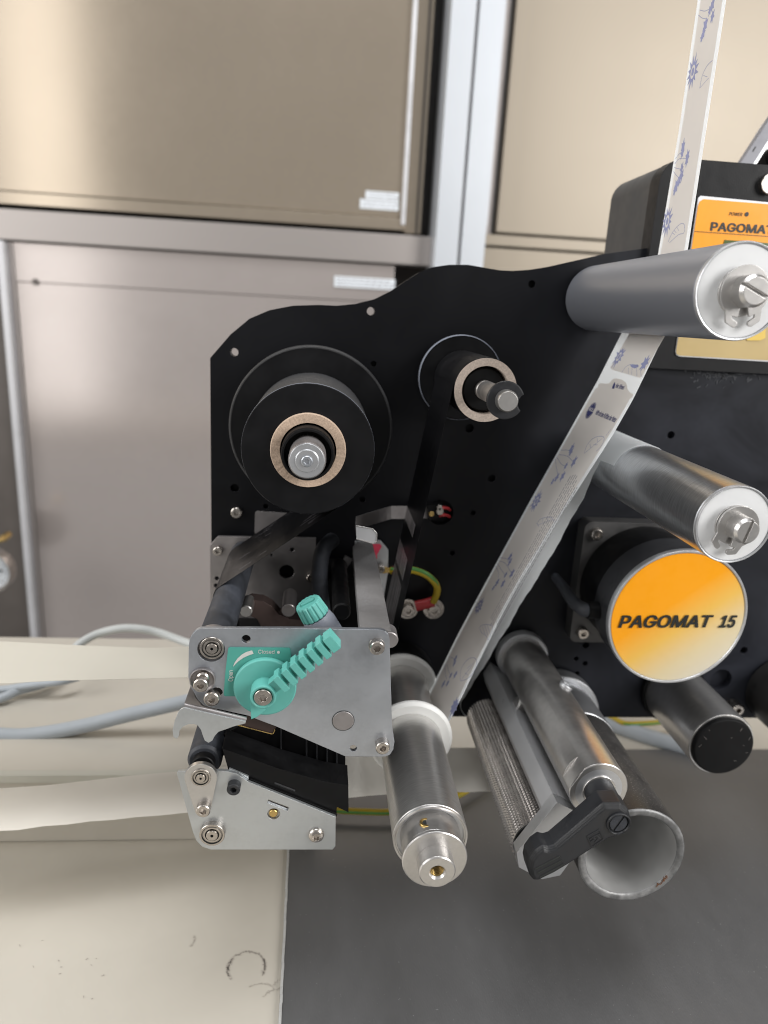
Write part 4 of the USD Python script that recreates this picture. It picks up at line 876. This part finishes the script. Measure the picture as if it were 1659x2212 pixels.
# inner frame seen above the plate
part('rear_bracket', plate([('A', 232, 302), ('A', 284, 243), ('A', 935, 255), ('A', 930, 600), ('A', 860, 1000), ('A', 235, 1000)], .540, .003, None, [disc('A', 278, 520, 15, .54), disc('A', 272, 568, 15, .54), disc('A', 742, 478, 50, .54), disc('A', 778, 330, 15, .54), disc('A', 640, 366, 10, .54)]), M['zinc_dull'], un)
plate_screw('A', 283, 343, 32, .540, .004, un)
plate_screw('A', 905, 522, 32, .540, .006, un)
part('pressure_arm', plate([(440, 690), (500, 662), (580, 672), (640, 705), (690, 760), (760, 790), (860, 800), (880, 900), (600, 900), (545, 790), (450, 745)], .47, .012, 'A', r=.001), mat('brown_steel', (.16, .115, .105), .38, .7, .2, 30), un)
part('arm_pin', cyl(W('A', 470, 742, .455), .0045, .02), M['steel'], un)
part('arm_pin', cyl(W('A', 752, 735, .462), .005, .03), M['zinc_dull'], un)
part('cross_rod', cyl(W('A', 1105, 745, .43), RAD('A', 1105, 745, 62, .43), .09, .001), M['plastic_black'], un)
part('cable_strap', tube([W('A', 1045, 265, .53), W('A', 985, 330, .515), W('A', 960, 470, .50), W('A', 965, 640, .48), W('A', 985, 800, .46)], .0062, 14), M['rubber'], un)
part('link_strap', plate([(1130, 372), (1175, 400), (1040, 620), (1010, 590)], .52, .003, 'A'), M['zinc_dull'], un)
part('inner_block', bx(W('A', 930, 600, .5)[0], W('A', 1230, 600, .5)[0], .50, .545, W('A', 900, 1000, .5)[2], W('A', 900, 520, .5)[2]), M['plastic_black'], un)
part('lower_block', bx(W('A', 300, 900, .46)[0], W('A', 1340, 900, .40)[0], .40, .54, W('A', 900, 1400, .40)[2], W('A', 900, 930, .54)[2]), M['plastic_black'], un)
part('side_bracket', plate([('Q4', 560, 448), ('Q4', 770, 443), ('Q4', 836, 520), ('Q4', 834, 700), ('Q4', 800, 900), ('Q4', 770, 1010), ('Q4', 560, 1010)], .540, .003), M['alu'], un)
part('red_mark', plate([('Q4', 700, 470), ('Q4', 768, 470), ('Q4', 782, 490), ('Q4', 742, 560), ('Q4', 744, 590), ('Q4', 700, 600)], .5392, .0004), mat('red_paint', (.62, .05, .10), .5), un, smooth=False)
plate_screw('Q4', 775, 682, 34, .538, .006, un)
# flat cross bar from the front plate to the back, dusty top
bl, brr = W('Q4', 600, 1172, .374), W('Q4', 858, 1180, .374)
zt = (bl[2] + brr[2]) / 2 - .0005
def bz(x, y): return WZ('Q4', x, y, zt)
ptsb = [bl[:2], brr[:2], bz(775, 770)[:2], bz(735, 580)[:2], bz(700, 452)[:2], bz(585, 448)[:2], bz(540, 492)[:2]]
m = trimesh.creation.extrude_polygon(poly([tuple(p_) for p_ in ptsb]), .007, engine='earcut'); m.apply_translation([0, 0, zt - .007])
part('cross_bar', m, M['bar_dusty'], un)
part('bar_end', cyl((brr[0] - .0005, .3735, zt - .0062), .0052, .012, .0006, 32), M['zinc_dull'], un)
# rubber ribbon roller
part('ribbon_roller', cyl((bc[0], .379, bc[2]), bR, .155, .0006, 64), M['rubber'], un)
part('roller_cheek', cyl((bc[0], .3735, bc[2]), bR * 1.12, .005, .0005, 64), M['zinc_dull'], un)

# ================================================================== print head assembly below
YL = .365
hd = thing('print_head', 'black print head behind a scuffed zinc side plate with rubber roller', 'print head', W('B', 600, 1216, YL))
lo_ = [('B', 45, 722), ('B', 52, 710), ('B', 95, 708), ('B', 310, 705), ('B', 372, 708), ('B', 440, 727), ('B', 503, 772), ('B', 512, 778), ('B', 1078, 1006), ('B', 1076, 1195), ('B', 1058, 1217), ('B', 265, 1217), ('B', 210, 1198), ('B', 172, 1158), ('B', 150, 1105)]
slot_h = poly(PX([(640, 890), (775, 942), (765, 966), (632, 914)], YL, 'B')); pin_h = disc('B', 675, 985, 42, YL)
part('side_plate', ext(poly(PX(lo_, YL)).difference(slot_h).difference(pin_h), YL, .002), M['zinc_low'], hd, smooth=25)
part('slot_tongue', plate([(640, 902), (772, 954), (765, 966), (632, 914)], YL + .001, .0012, 'B'), M['alu'], hd)
part('brass_pin', cyl(W('B', 672, 985, YL - .0004), RAD('B', 672, 985, 28, YL), .006, .0004), M['brass'], hd)
part('top_fold', plate([(385, 690), (510, 742), (512, 778), (440, 727), (380, 710)], YL + .0022, .006, 'B'), M['zinc_low'], hd)
plate_screw('B', 412, 832, 44, YL, .005, hd, 'hex', 'lever_black')
plate_screw('B', 951, 1140, 52, YL, .003, hd, 'dome')
bearing('B', 273, 1125, 84, YL - .0035, hd)
lk = unary_union([disc('B', 200, 752, 106, YL - .006), disc('B', 213, 965, 50, YL - .006)]).convex_hull
part('pivot_link', ext(lk, YL - .006, .003), M['steel'], hd)
bearing('B', 200, 752, 66, YL - .0068, hd)
plate_screw('B', 214, 972, 47, YL - .006, .004, hd)
rq = W('B', 222, 648, YL + .006); rR = RAD('B', 222, 648, 113, YL + .006)
part('platen_roller', cyl(rq + [0, .001, 0], rR, .13, .0015, 64), M['rubber'], hd)
part('roller_neck', cyl(rq + [0, -.0045, 0], rR * .66, .02, .0005, 48), M['plastic_black'], hd)
# moulded body: two blocks with steps, ledges and ribs
part('body', plate([(330, 480), (480, 395), (690, 410), (1140, 600), (1142, 752), (1116, 756), (1110, 800), (700, 700), (330, 600)], YL + .026, .11, 'B'), M['plastic_black'], hd)
part('body_front', plate([(340, 560), (700, 690), (1000, 775), (1160, 800), (1162, 975), (1086, 940), (1082, 1006), (512, 785), (500, 770), (380, 700)], YL + .0035, .02, 'B'), M['plastic_black'], hd)
for (xx0, yy0, yy1) in ((722, 430, 640), (888, 500, 690), (955, 530, 730), (1022, 560, 770), (1085, 590, 800)):
    part('body_rib', plate([(xx0 - 5, yy0), (xx0 + 5, yy0 + 4), (xx0 + 5, yy1), (xx0 - 5, yy1 - 4)], YL + .024, .003, 'B'), M['lever_black'], hd)
part('body_ledge', plate([(560, 566), (880, 690), (890, 670), (1006, 735), (1004, 775), (880, 716), (560, 590)], YL + .0225, .005, 'B'), M['lever_black'], hd)
part('body_slot', plate([(680, 780), (815, 832), (812, 842), (678, 790)], YL + .0031, .001, 'B'), M['lever_black'], hd)
part('body_step', plate([(512, 772), (1086, 1000), (1084, 984), (518, 756)], YL + .0024, .002, 'B'), M['plastic_black'], hd)

# ================================================================== draw unit: knurled roller in a yoke, steel rod with clamping lever
YY = .366
yk = thing('roller_yoke', 'grey aluminium yoke bar with angular end arm beside the knurled roller', 'yoke', W('P2', 480, 1700, YP))
arm = [(580, 1432), (295, 1790), (310, 1892), (400, 1940), (475, 1977), (602, 1950), (665, 1865), (800, 1640), (782, 1532)]
ta = poly(PX(arm, YY, 'P2'))
part('end_arm', ext(ta, YY, .0088), M['alu'], yk)
bp = poly(PX([(580, 1432), (505, 1541), (520, 1620), (660, 1660), (700, 1505)], YY, 'P2'))
part('bar', ext(bp, YY + .0091, .176), M['alu_dark'], yk)
bq = poly(PX([(580, 1432), (782, 1532), (760, 1600), (660, 1660), (640, 1500)], YY, 'P2')).difference(bp)
part('bar_flank', ext(bq, YY + .0092, .17), M['alu_dark'], yk)
nA, nB = PX([(580, 1432), (505, 1541)], YY, 'P2'); nn = unit((-(nB[1] - nA[1]), nB[0] - nA[0])); nn = nn if nn[0] < 0 else -nn
for (a_, b_) in ((203, 718),):
    pl_p = np.array([nA[0], 0, nA[1]]); pl_n = np.array([nn[0], 0, nn[1]]); h0 = WP('P2', a_, b_, pl_p, pl_n)
    part('pin_hole', turned([(.0016, .0001), (.0013, -.0002), (1e-5, -.0002)], h0, pl_n, 20), M['type'], yk)
part('bar_screw', turned([(.0062, -.004), (.0062, .003), (.005, .0042), (1e-5, .0042)], WP('P2', 318, 742, pl_p + pl_n * .001 + np.array([.009, 0, -.004]), pl_n), pl_n, 32), M['steel'], yk)

ku = thing('knurled_roller', 'knurled steel draw roller held in the grey yoke', 'roller', (kc[0], YP, kc[2]))
nT, nL, Lk = 42, 62, .150
V, F = [], []; amp = .0017
def kpt(a, y, h): return (kc[0] + (kr + h) * math.cos(a), y, kc[2] + (kr + h) * math.sin(a))
for i in range(nL + 1):
    for j in range(nT): V.append(kpt(2 * PI * (j + .5 * (i % 2) * 0) / nT, KY - .0005 + Lk * i / nL, -.0002))
o = len(V)
for i in range(nL):
    for j in range(nT): V.append(kpt(2 * PI * (j + .5) / nT, KY - .0005 + Lk * (i + .5) / nL, amp))
for i in range(nL):
    for j in range(nT):
        a, b, c_, d = i * nT + j, i * nT + (j + 1) % nT, (i + 1) * nT + (j + 1) % nT, (i + 1) * nT + j; t = o + i * nT + j
        F += [(a, b, t), (b, c_, t), (c_, d, t), (d, a, t)]
part('knurled_sleeve', trimesh.Trimesh(V, F, process=False), M['knurl'], ku, smooth=False)
part('end_disc', cyl((kc[0], KY - .001, kc[2]), kr * .97, .004, .0003, 48), M['type'], ku)
part('axle', cyl((kc[0], KY - .003, kc[2]), kr * .3, .17, .0003, 32), M['steel'], ku)

YR = .364
rq_ = W('P2', 876, 1346, YR); rR_ = RAD('P2', 876, 1346, 206, YR)
rd = thing('clamp_rod', 'thick dusty steel rod with wrench flats ending at the black clamping lever', 'rod', (rq_[0], YP, rq_[2]))
b = Manifold.revolve(CrossSection([[(0, 0), (rR_, 0), (rR_, YP - .006 - YR - .0006), (rR_ - .0006, YP - .006 - YR), (0, YP - .006 - YR)]]), 128)
Lr = YP - .006 - YR; th_ = math.radians(152)
for t_ in (th_, th_ + PI):
    b = b - Manifold.cube((.006, .06, .0125), True).rotate((0, 0, math.degrees(t_))).translate((math.cos(t_) * (rR_ * .90 + .003), math.sin(t_) * (rR_ * .90 + .003), Lr - .0085 + .0022))
m = tm(b); m.vertices = m.vertices - [0, 0, Lr]; part('rod', face(m, rq_), M['steel'], rd)
part('rod_face', lathe([(rR_ * .80, .00005), (rR_ * .5, .0003), (rR_ * .42, .0003)], rq_, 64), M['alu'], rd)
a_ = math.radians(58); nn_ = np.array([math.cos(a_), 0, math.sin(a_)])
bpz = np.array([rq_[0], .463, rq_[2]]) + nn_ * rR_
part('clamp_stud', turned([(.0052, -.003), (.0052, .0016), (.0046, .0022), (.0032, .0022), (.003, .0012), (1e-5, .0012)], bpz, nn_, 40), M['alu'], rd)
part('rod_collar', cyl((rq_[0], YP - .012, rq_[2]), rR_ * 1.18, .010, .0008, 64), M['alu_dark'], rd)
YV = .336
lvr = thing('clamping_lever', 'black plastic clamping lever with slotted screw on the steel rod', 'clamping lever', rq_)
hb = W('P2', 876, 1346, YR)
hr = rR_ * .50
part('hub', lathe([(0, 0), (hr, 0), (hr * .98, .006), (hr * .92, .019), (hr * .92, .026), (0, .0262)], rq_, 64), M['lever_black'], lvr)
part('hub_washer', cyl(rq_ + [0, -.0012, 0], hr * 1.13, .0012, .0003), M['steel'], lvr)
ao = poly(PX([(905, 1440), (560, 1735), (520, 1748), (478, 1738), (425, 1775), (385, 1830), (374, 1890), (385, 1945), (410, 1978), (445, 1980), (560, 1925), (655, 1868), (820, 1760), (930, 1690), (1040, 1650), (1085, 1610), (1102, 1545), (1085, 1480), (1030, 1435)], YV + .002, 'P2'))
ao = rnd(ao, .0015)
def puffed(p_, Y, t, b_):
    """Outline with softly rounded front edges: stacked insets."""
    ms = [ext(p_, Y + b_, t - b_)]
    for k_, (f_, g_) in enumerate(((.7, .12), (.4, .35), (.15, .7), (0, 1.0))):
        q_ = p_.buffer(-b_ * g_); ms.append(ext(q_, Y + b_ * f_, b_ * .9))
    return cat_(*ms)
part('arm', puffed(ao, YV, .0135, .0025), M['lever_black'], lvr)
q = W('P2', 1018, 1586, YV - .0008); sr_ = RAD('P2', 1018, 1586, 70, YV)
part('boss_ring', lathe([(sr_ * 1.22, -.004), (sr_ * 1.2, .0002), (sr_ * 1.1, .0008), (sr_ * 1.0, -.0006)], q), M['lever_black'], lvr)
part('screw', slot_screw(q + [0, .0002, 0], sr_, .004, 1.1, .12), M['rubber'], lvr)
for k_ in range(3):
    A1, B1 = (425 + 18 * k_, 1905 + 28 * k_), (600 + 14 * k_, 1815 + 27 * k_)
    part('grip_groove', tube([W('P2', *A1, YV + .0002), W('P2', *B1, YV + .0002)], .00085, 8, 2), M['type'], lvr)
em = [(792, 1672), (880, 1622), (910, 1692), (828, 1748)]
fr_ = poly(PX(em, YV, 'P2')); 
mk = fr_.buffer(.0002).difference(fr_.buffer(-.0004))
for ls in ([(815, 1690), (845, 1672)], [(822, 1708), (852, 1690)], [(848, 1672), (880, 1655)], [(862, 1665), (872, 1690)], [(872, 1690), (850, 1712)], [(835, 1680), (850, 1690)], [(872, 1676), (888, 1690)]):
    mk = mk.union(LineString(PX(ls, YV, 'P2')).buffer(.0004))
part('maker_mark', ext(mk, YV - .0004, .0006), M['lever_black'], lvr)

# ================================================================== pipes
YT = .37
tq = W('P2', 1113, 1815, YT); tR = RAD('P2', 1113, 1815, 372, YT); ti = tR * .855
pb = thing('black_pipe', 'dusty black steel pipe with open worn end pointing at the viewer', 'pipe', (tq[0], YP, tq[2]))
part('pipe', lathe([(tR, -(YP - .004 - YT)), (tR, -.0012)], tq, 128), M['tube_black'], pb)
m = lathe([(tR, -.0013), (tR * .985, -.0002), (tR * .955, .0001), (tR * .90, 0), (ti * 1.012, -.0006), (ti, -.0016)], tq, 160)
v = m.vertices; m.vertices = v + np.c_[0 * v[:, 0], nrng.normal(0, .00010, len(v)), 0 * v[:, 0]]
part('worn_edge', m, M['tube_rim'], pb)
part('bore', lathe([(ti, -.0015), (ti * .995, -(YP - .004 - YT)), (0, -(YP - .0045 - YT))], tq, 128), M['tube_in'], pb)
rs2 = []
for i in range(20):
    a = math.radians(-50 + i * .95 + rng.uniform(-.6, .6)); q_ = ti * (1.0 + .05 * rng.random()); c_ = np.array([tq[0] + q_ * math.cos(a), YT + .0004, tq[2] + q_ * math.sin(a)])
    rs2.append(obox(c_, ((math.cos(a), 0, math.sin(a)), (0, 1, 0), (-math.sin(a), 0, math.cos(a))), (.0002 + .0004 * rng.random(), .0005 + .0002 * rng.random(), .0003 * (.4 + rng.random()))))
part('rust_patch', cat_(*rs2), M['rust'], pb, smooth=False)
part('clamp_collar', cyl((tq[0], .484, tq[2]), tR * 1.015, .05, .0006, 96), M['alu'], pb)
part('collar_ring', cyl((tq[0], .534, tq[2]), tR * 1.14, .014, .001, 96), M['alu'], pb)

YC2 = .466
cq = W('P5', 1118, 950, YC2); cR = RAD('P5', 1118, 950, 372, YC2)
pc = thing('capped_pipe', 'brushed steel pipe closed by a scratched black plastic cap, below the motor', 'pipe', (cq[0], YP, cq[2]))
part('pipe', lathe([(cR, -(YP - .001 - YC2)), (cR, -.0012), (cR * .98, 0), (cR * .93, 0), (cR * .92, -.004)], cq, 96), M['chrome'], pc)
part('cap', lathe([(0, -.01), (cR * .935, -.01), (cR * .935, .0012), (cR * .90, .0036), (cR * .86, .0042), (0, .0046)], cq, 96), M['plastic_black'], pc)
part('base_ring', cyl((cq[0], YP - .006, cq[2]), cR * 1.1, .006, .001, 96), M['plastic_black'], pc)
scr = []
for i in range(9):
    r_ = cR * .82 * math.sqrt(rng.random()); a = rng.uniform(0, 2 * PI); l_ = rng.uniform(.0004, .0022); b_ = rng.uniform(0, PI)
    scr.append(obox((cq[0] + r_ * math.cos(a), YC2 - .00455, cq[2] + r_ * math.sin(a)), ((math.cos(b_), 0, math.sin(b_)), (0, 1, 0), (-math.sin(b_), 0, math.cos(b_))), (l_, .00004, .00007)))
part('scratch', cat_(*scr), M['alu_dark'] if False else M['cab_rail'], pc, smooth=False)

dq = W('O', 1682, 1487, YP)
part('dark_pipe', cyl((dq[0], .462, dq[2]), RAD('O', 1682, 1487, 73, YP), .087, .001, 96), M['roller_grey'] if False else mat('dark_rubbed_pipe', (.05, .048, .047), .42, .5, .2, 40), label='dark grey pipe stub cut by the right picture edge, low on the plate', cat='pipe')

# ================================================================== stepper motor with round badge
YM = .466
mq = W('G', 1046, 1406, YM); mr = RAD('G', 1046, 1406, 472, YM)
mo = thing('drive_motor', 'dark drive motor with round orange badge reading PAGOMAT 15', 'motor', (mq[0], YP, mq[2]))
hs_ = mr * .995
sq = sbox(mq[0] - hs_, mq[2] - hs_, mq[0] + hs_, mq[2] + hs_).buffer(-.006).buffer(.006)
hh = [Point(mq[0] + sx * hs_ * .80, mq[2] + sz * hs_ * .80).buffer(.003) for sx in (-1, 1) for sz in (-1, 1)]
part('flange', ext(sq, .534, .015), mat('dark_cast_flange', (.10, .098, .098), .42, .6, .2, 50, .3, 900), mo)
for sx in (-1, 1):
    for sz in (-1, 1):
        part('screw', socket_screw(np.array([mq[0] + sx * hs_ * .82, .529, mq[2] + sz * hs_ * .82]), .0048, .005), M['screw'], mo)
part('body', lathe([(0, -.075), (mr * .95, -.075), (mr * .95, -.022), (mr * .93, -.018), (mr * .93, -.012)], mq, 128), M['plastic_black'], mo)
part('cover', lathe([(mr * .92, -.03), (mr * .99, -.03), (mr * .995, -.006), (mr * .995, -.002)], mq, 128), mat('dark_satin_cover', (.035, .036, .04), .38, .3), mo)
part('badge_rim', lathe([(mr * .99, -.005), (mr * 1.0, -.004), (mr * 1.0, -.0005), (mr * .992, .0004), (mr * .965, .0004), (mr * .955, -.0006), (0, -.0006)], mq, 160), M['alu'], mo)
part('badge', cyl(mq + [0, .0002, 0], mr * .953, .0006, .0001, 128), badge_material(mq, mr), mo)
mo_t = W('G', 640, 1467, YM - .0004); mo_e = W('G', 1450, 1463, YM - .0004)
th1 = abs(W('G', 700, 1465, YM)[2] - W('G', 700, 1386, YM)[2])
wA = W('G', 1275, 1465, YM)[0] - W('G', 640, 1465, YM)[0]; wB = W('G', 1436, 1465, YM)[0] - W('G', 1328, 1465, YM)[0]
tl = math.atan2(mo_e[2] - mo_t[2], mo_e[0] - mo_t[0])
part('badge_text', cat_(lettering('PAGOMAT', th1, wA - th1 * .2, W('G', 638, 1467, YM - .0004), True, .2, tl), lettering('15', th1, wB - th1 * .1, W('G', 1322, 1466, YM - .0004), True, .2, tl)), M['type'], mo, smooth=False)
bt = [W('G', 535, 1352, .487), W('G', 470, 1352, .487), W('G', 395, 1340, .49), W('G', 325, 1285, .505), W('G', 265, 1195, .525), W('G', 205, 1120, .545)]
part('cable_boot', tube(bt, [.0052, .0054, .0055, .0048, .0042, .0035], 20), M['rubber'], mo)
part('boot_collar', tube([W('G', 545, 1352, .487), W('G', 425, 1348, .487)], .0066, 24, 2), M['plastic_black'], mo)

# ================================================================== control box, top right
YB0 = .545
xl_ = W('F', 815, 560, YB0)[0]; ztop = W('F', 1130, 262, YB0)[2]; yb_ = YB0 * (xl_ / W('F', 445, 640, YB0)[0]) if False else .636
bxp = rnd(sbox(xl_, W('O', 1500, 800, YB0)[2], xl_ + .34, ztop), .0)
bxp = sbox(xl_, W('O', 1500, 800, YB0)[2], xl_ + .34, ztop).buffer(-.017).buffer(.017)
cb = thing('control_box', 'black control box with orange keypad panel reading PAGOMAT at the top right', 'control box', (xl_, YP, W('O', 1500, 800, YB0)[2]))
part('front_frame', ext(bxp, YB0, .016), M['black_box'], cb)
part('housing', ext(bxp.buffer(-.0005), YB0 + .0163, .076), M['grey_box'], cb)
pnl = [('Q2', 520, 1500), ('Q2', 530, 1440), ('Q2', 565, 1412), ('Q2', 1556, 1508), ('O', 1800, 456), ('O', 1800, 790), ('F', 985, 1762), ('F', 962, 1750), ('F', 955, 1725)]
part('panel_border', plate(pnl, YB0 - .0009, .0008), M['trim'], cb, smooth=False)
part('orange_film', plate([('Q2', 528, 1560), ('Q2', 560, 1490), ('Q2', 610, 1462), ('Q2', 1556, 1535), ('O', 1800, 468), ('O', 1800, 652), ('F', 1020, 1330)], YB0 - .0014, .0004, r=.0), M['orange'], cb, smooth=False)
part('tan_film', plate([('F', 1022, 1322), ('O', 1800, 652), ('O', 1800, 786), ('F', 988, 1755), ('F', 966, 1745), ('F', 960, 1725)], YB0 - .0012, .0002), M['tan_film'], cb, smooth=False)
part('key', plate([(1490, 1590), (1510, 1540), (1640, 1530), (1640, 1620), (1600, 1640), (1500, 1640)], YB0 - .0019, .0004, 'F', r=.001), M['yellow_key'], cb, smooth=False)
part('display', plate([('Q2', 918, 2062), ('Q2', 1556, 2110), ('O', 1800, 560), ('O', 1800, 650), ('F', 1290, 1010)], YB0 - .0018, .0003), M['lcd'], cb, smooth=False)
Yq = YB0 - .0016
zA, zB = W('Q2', 705, 1922, Yq), W('Q2', 1630, 1975, Yq); tl = math.atan2(zB[2] - zA[2], zB[0] - zA[0])
zP, zQ = W('Q2', 980, 1702, Yq), W('Q2', 1172, 1710, Yq)
ln_ = LineString([(W('Q2', 470, 1937, Yq)[0], W('Q2', 470, 1937, Yq)[2]), (W('Q2', 1556, 2012, Yq)[0], W('Q2', 1556, 2012, Yq)[2])]).buffer(.00018)
part('panel_print', cat_(lettering('PAGOMAT', abs(W('Q2', 800, 1920, Yq)[2] - W('Q2', 800, 1800, Yq)[2]), zB[0] - zA[0], zA, True, .0, tl), lettering('POWER', abs(W('Q2', 1000, 1700, Yq)[2] - W('Q2', 1000, 1650, Yq)[2]), zQ[0] - zP[0], zP, False, .15, tl),
     ext(disc('Q2', 1242, 1685, 30, Yq), Yq - .0001, .0001), ext(ln_, Yq - .0001, .0001)), M['type'], cb, smooth=False)
part('panel_hole', cyl(W('Q2', 425, 1700, YB0 - .0003), RAD('Q2', 425, 1700, 26, YB0), .001, .0001, 24), M['type'], cb)
qs = W('Q2', 1600, 1235, YB0 - .004); rs3 = RAD('Q2', 1600, 1235, 135, YB0)
part('screw', star_screw(qs, rs3, .004, False), M['screw'], cb)
part('screw_recess', lathe([(rs3 * 1.02, .0002), (rs3 * 1.14, .0004), (rs3 * 1.14, -.001)], W('Q2', 1600, 1235, YB0)), M['type'], cb)
aY = .60
ar = thing('tape_arm', 'grey flat arm with small dark roller behind the control box', 'arm', W('Q2', 1240, 930, aY))
part('arm', plate([(1090, 1020), (1290, 1020), (1800, 210), (1800, -60)], aY, .006, 'Q2'), mat('grey_painted_arm', (.20, .20, .22), .45, .4, .05, 40), ar)
part('arm_face', plate([(1290, 1020), (1340, 1020), (1800, 290), (1800, 210)], aY + .001, .03, 'Q2'), M['alu'], ar)
part('arm_slot', plate([(1330, 755), (1372, 685), (1384, 690), (1342, 760)], aY - .0003, .0004, 'Q2', r=.0), M['type'], ar)
part('roller', cyl(W('Q2', 1680, 840, aY + .008), RAD('Q2', 1680, 840, 140, aY), .03, .002), M['plastic_black'], ar)
part('back_plate', plate([(1330, 1020), (1800, 280), (1900, 280), (1900, 1020)], aY + .04, .003, 'Q2'), M['alu_dark'], ar)

# ================================================================== wires and cables
def striped(parent, pts, r, turn=.9):
    P_ = spline([np.array(p_) for p_ in pts], 12)
    part('sheath', tube(P_, r, 14, 0), M['wire_yg'], parent)
    part('green_stripe', tube(P_ + np.array([-.0, -.45 * r, .55 * r * turn]), r * .62, 10, 0), M['wire_g'], parent)
ew = thing('earth_wire', 'short yellow green earth wire with red crimp sleeves on the black plate', 'wire', W('Q4', 1200, 850, YP))
striped(ew, [W('Q4', 860, 690, .535), W('Q4', 940, 688, .53), W('Q4', 1040, 686, .527), W('Q4', 1150, 725, .525), W('Q4', 1228, 800, .527), W('Q4', 1240, 870, .53), W('Q4', 1212, 945, .535)], .0029)
part('crimp_sleeve', tube([W('Q4', 1212, 945, .538), W('Q4', 1135, 968, .538), W('Q4', 1062, 985, .538)], .0043, 16, 2), M['red'], ew)
part('crimp_sleeve', tube([W('Q4', 875, 692, .535), W('Q4', 905, 692, .534), W('Q4', 935, 690, .533)], .004, 16, 2), mat('dark_red_sleeve', (.12, .03, .03), .5), ew)
for (x_, y_) in ((997, 1010), (1212, 1010)):
    q = W('Q4', x_, y_, .541)
    part('ring_lug', cyl(q, .0088, .0012, .0002, 40), M['screw'], ew)
    part('lug_screw', socket_screw(q + [0, -.004, 0], .0055, .004), M['screw'], ew)
part('lug_tongue', plate([(1015, 975), (1060, 965), (1066, 1005), (1020, 1030)], .5412, .001, 'Q4'), M['screw'], ew)
part('lug_tongue', plate([(780, 655), (850, 670), (860, 705), (790, 715)], .5392, .001, 'Q4'), M['brass'], ew)
pe = thing('floor_earth_cable', 'yellow green earth cable lying on the grey sheet behind the rollers', 'cable', WZ('P1', 300, 1500, .01))
zc_ = .012
striped(pe, [WZ('B', 1000, 945, zc_), WZ('B', 1100, 962, zc_), WZ('B', 1300, 972, zc_), WZ('P1', 110, 1545, zc_), WZ('P1', 450, 1525, zc_), WZ('P1', 730, 1400, zc_), WZ('P1', 885, 1308, zc_), WZ('P1', 1050, 1215, zc_), WZ('P1', 1250, 1130, zc_ + .01)], .0028, .2)
pe2 = thing('floor_earth_cable', 'thin yellow green cable arc on the table below the drive motor', 'cable', WZ('P5', 200, 690, .01))
striped(pe2, [WZ('P5', -330, 560, .014), WZ('P5', -150, 640, .014), WZ('P5', 0, 706, .014), WZ('P5', 200, 708, .014), WZ('P5', 420, 690, .014), WZ('P5', 600, 650, .014)], .0028, .2)
part('grey_floor_cable', tube([WZ('P5', -500, 560, .006), WZ('P5', -200, 690, .006), WZ('P5', 0, 770, .006), WZ('P5', 300, 870, .006), WZ('P5', 560, 945, .006), WZ('P5', 800, 1010, .006), WZ('P5', 1100, 1060, .006)], .0085, 18), M['cable_grey'], label='thick grey cable on the table between black pipe and capped pipe', cat='cable')
part('looped_cable', tube([W('L4', 300, 420, .62), W('L4', 470, 265, .66), W('L4', 540, 200, .67), W('L4', 650, 142, .68), W('L4', 790, 108, .68), W('L4', 920, 108, .68), W('L4', 1060, 136, .68), W('L4', 1210, 190, .67), W('L4', 1400, 260, .65), W('L4', 1700, 420, .62)], .0042, 18), M['cable_white'], label='thin pale cable arching behind the cream web in front of the grey cabinet', cat='cable')
part('thin_cable', tube([W('L4', -300, 530, .62), W('L4', 0, 512, .62), W('L4', 130, 494, .62), W('L4', 270, 474, .62), W('L4', 420, 455, .62), W('L4', 520, 430, .63)], .0036, 16), M['cable_grey'], label='thin grey blue cable just under the cream web at the left edge', cat='cable')
part('thin_cable', tube([W('L4', -260, 640, .60), W('L4', -80, 590, .605), W('L4', 30, 560, .61), W('L4', 120, 520, .62), W('L4', 250, 485, .63), W('L4', 330, 460, .64)], .0042, 16), M['cable_grey'], label='second grey blue cable at the left edge, below the thin one', cat='cable')
part('thick_cable', tube([W('L4', -300, 790, .56), W('L4', 0, 812, .56), W('L4', 150, 816, .56), W('L4', 350, 792, .56), W('L4', 600, 742, .56), W('L4', 800, 692, .56), W('L4', 1000, 645, .56), W('L4', 1240, 590, .56), W('L4', 1500, 530, .56), W('L4', 1700, 520, .55)], .0062, 20), M['cable_grey'], label='thick grey cable sagging across the ledge left of the printing unit', cat='cable')
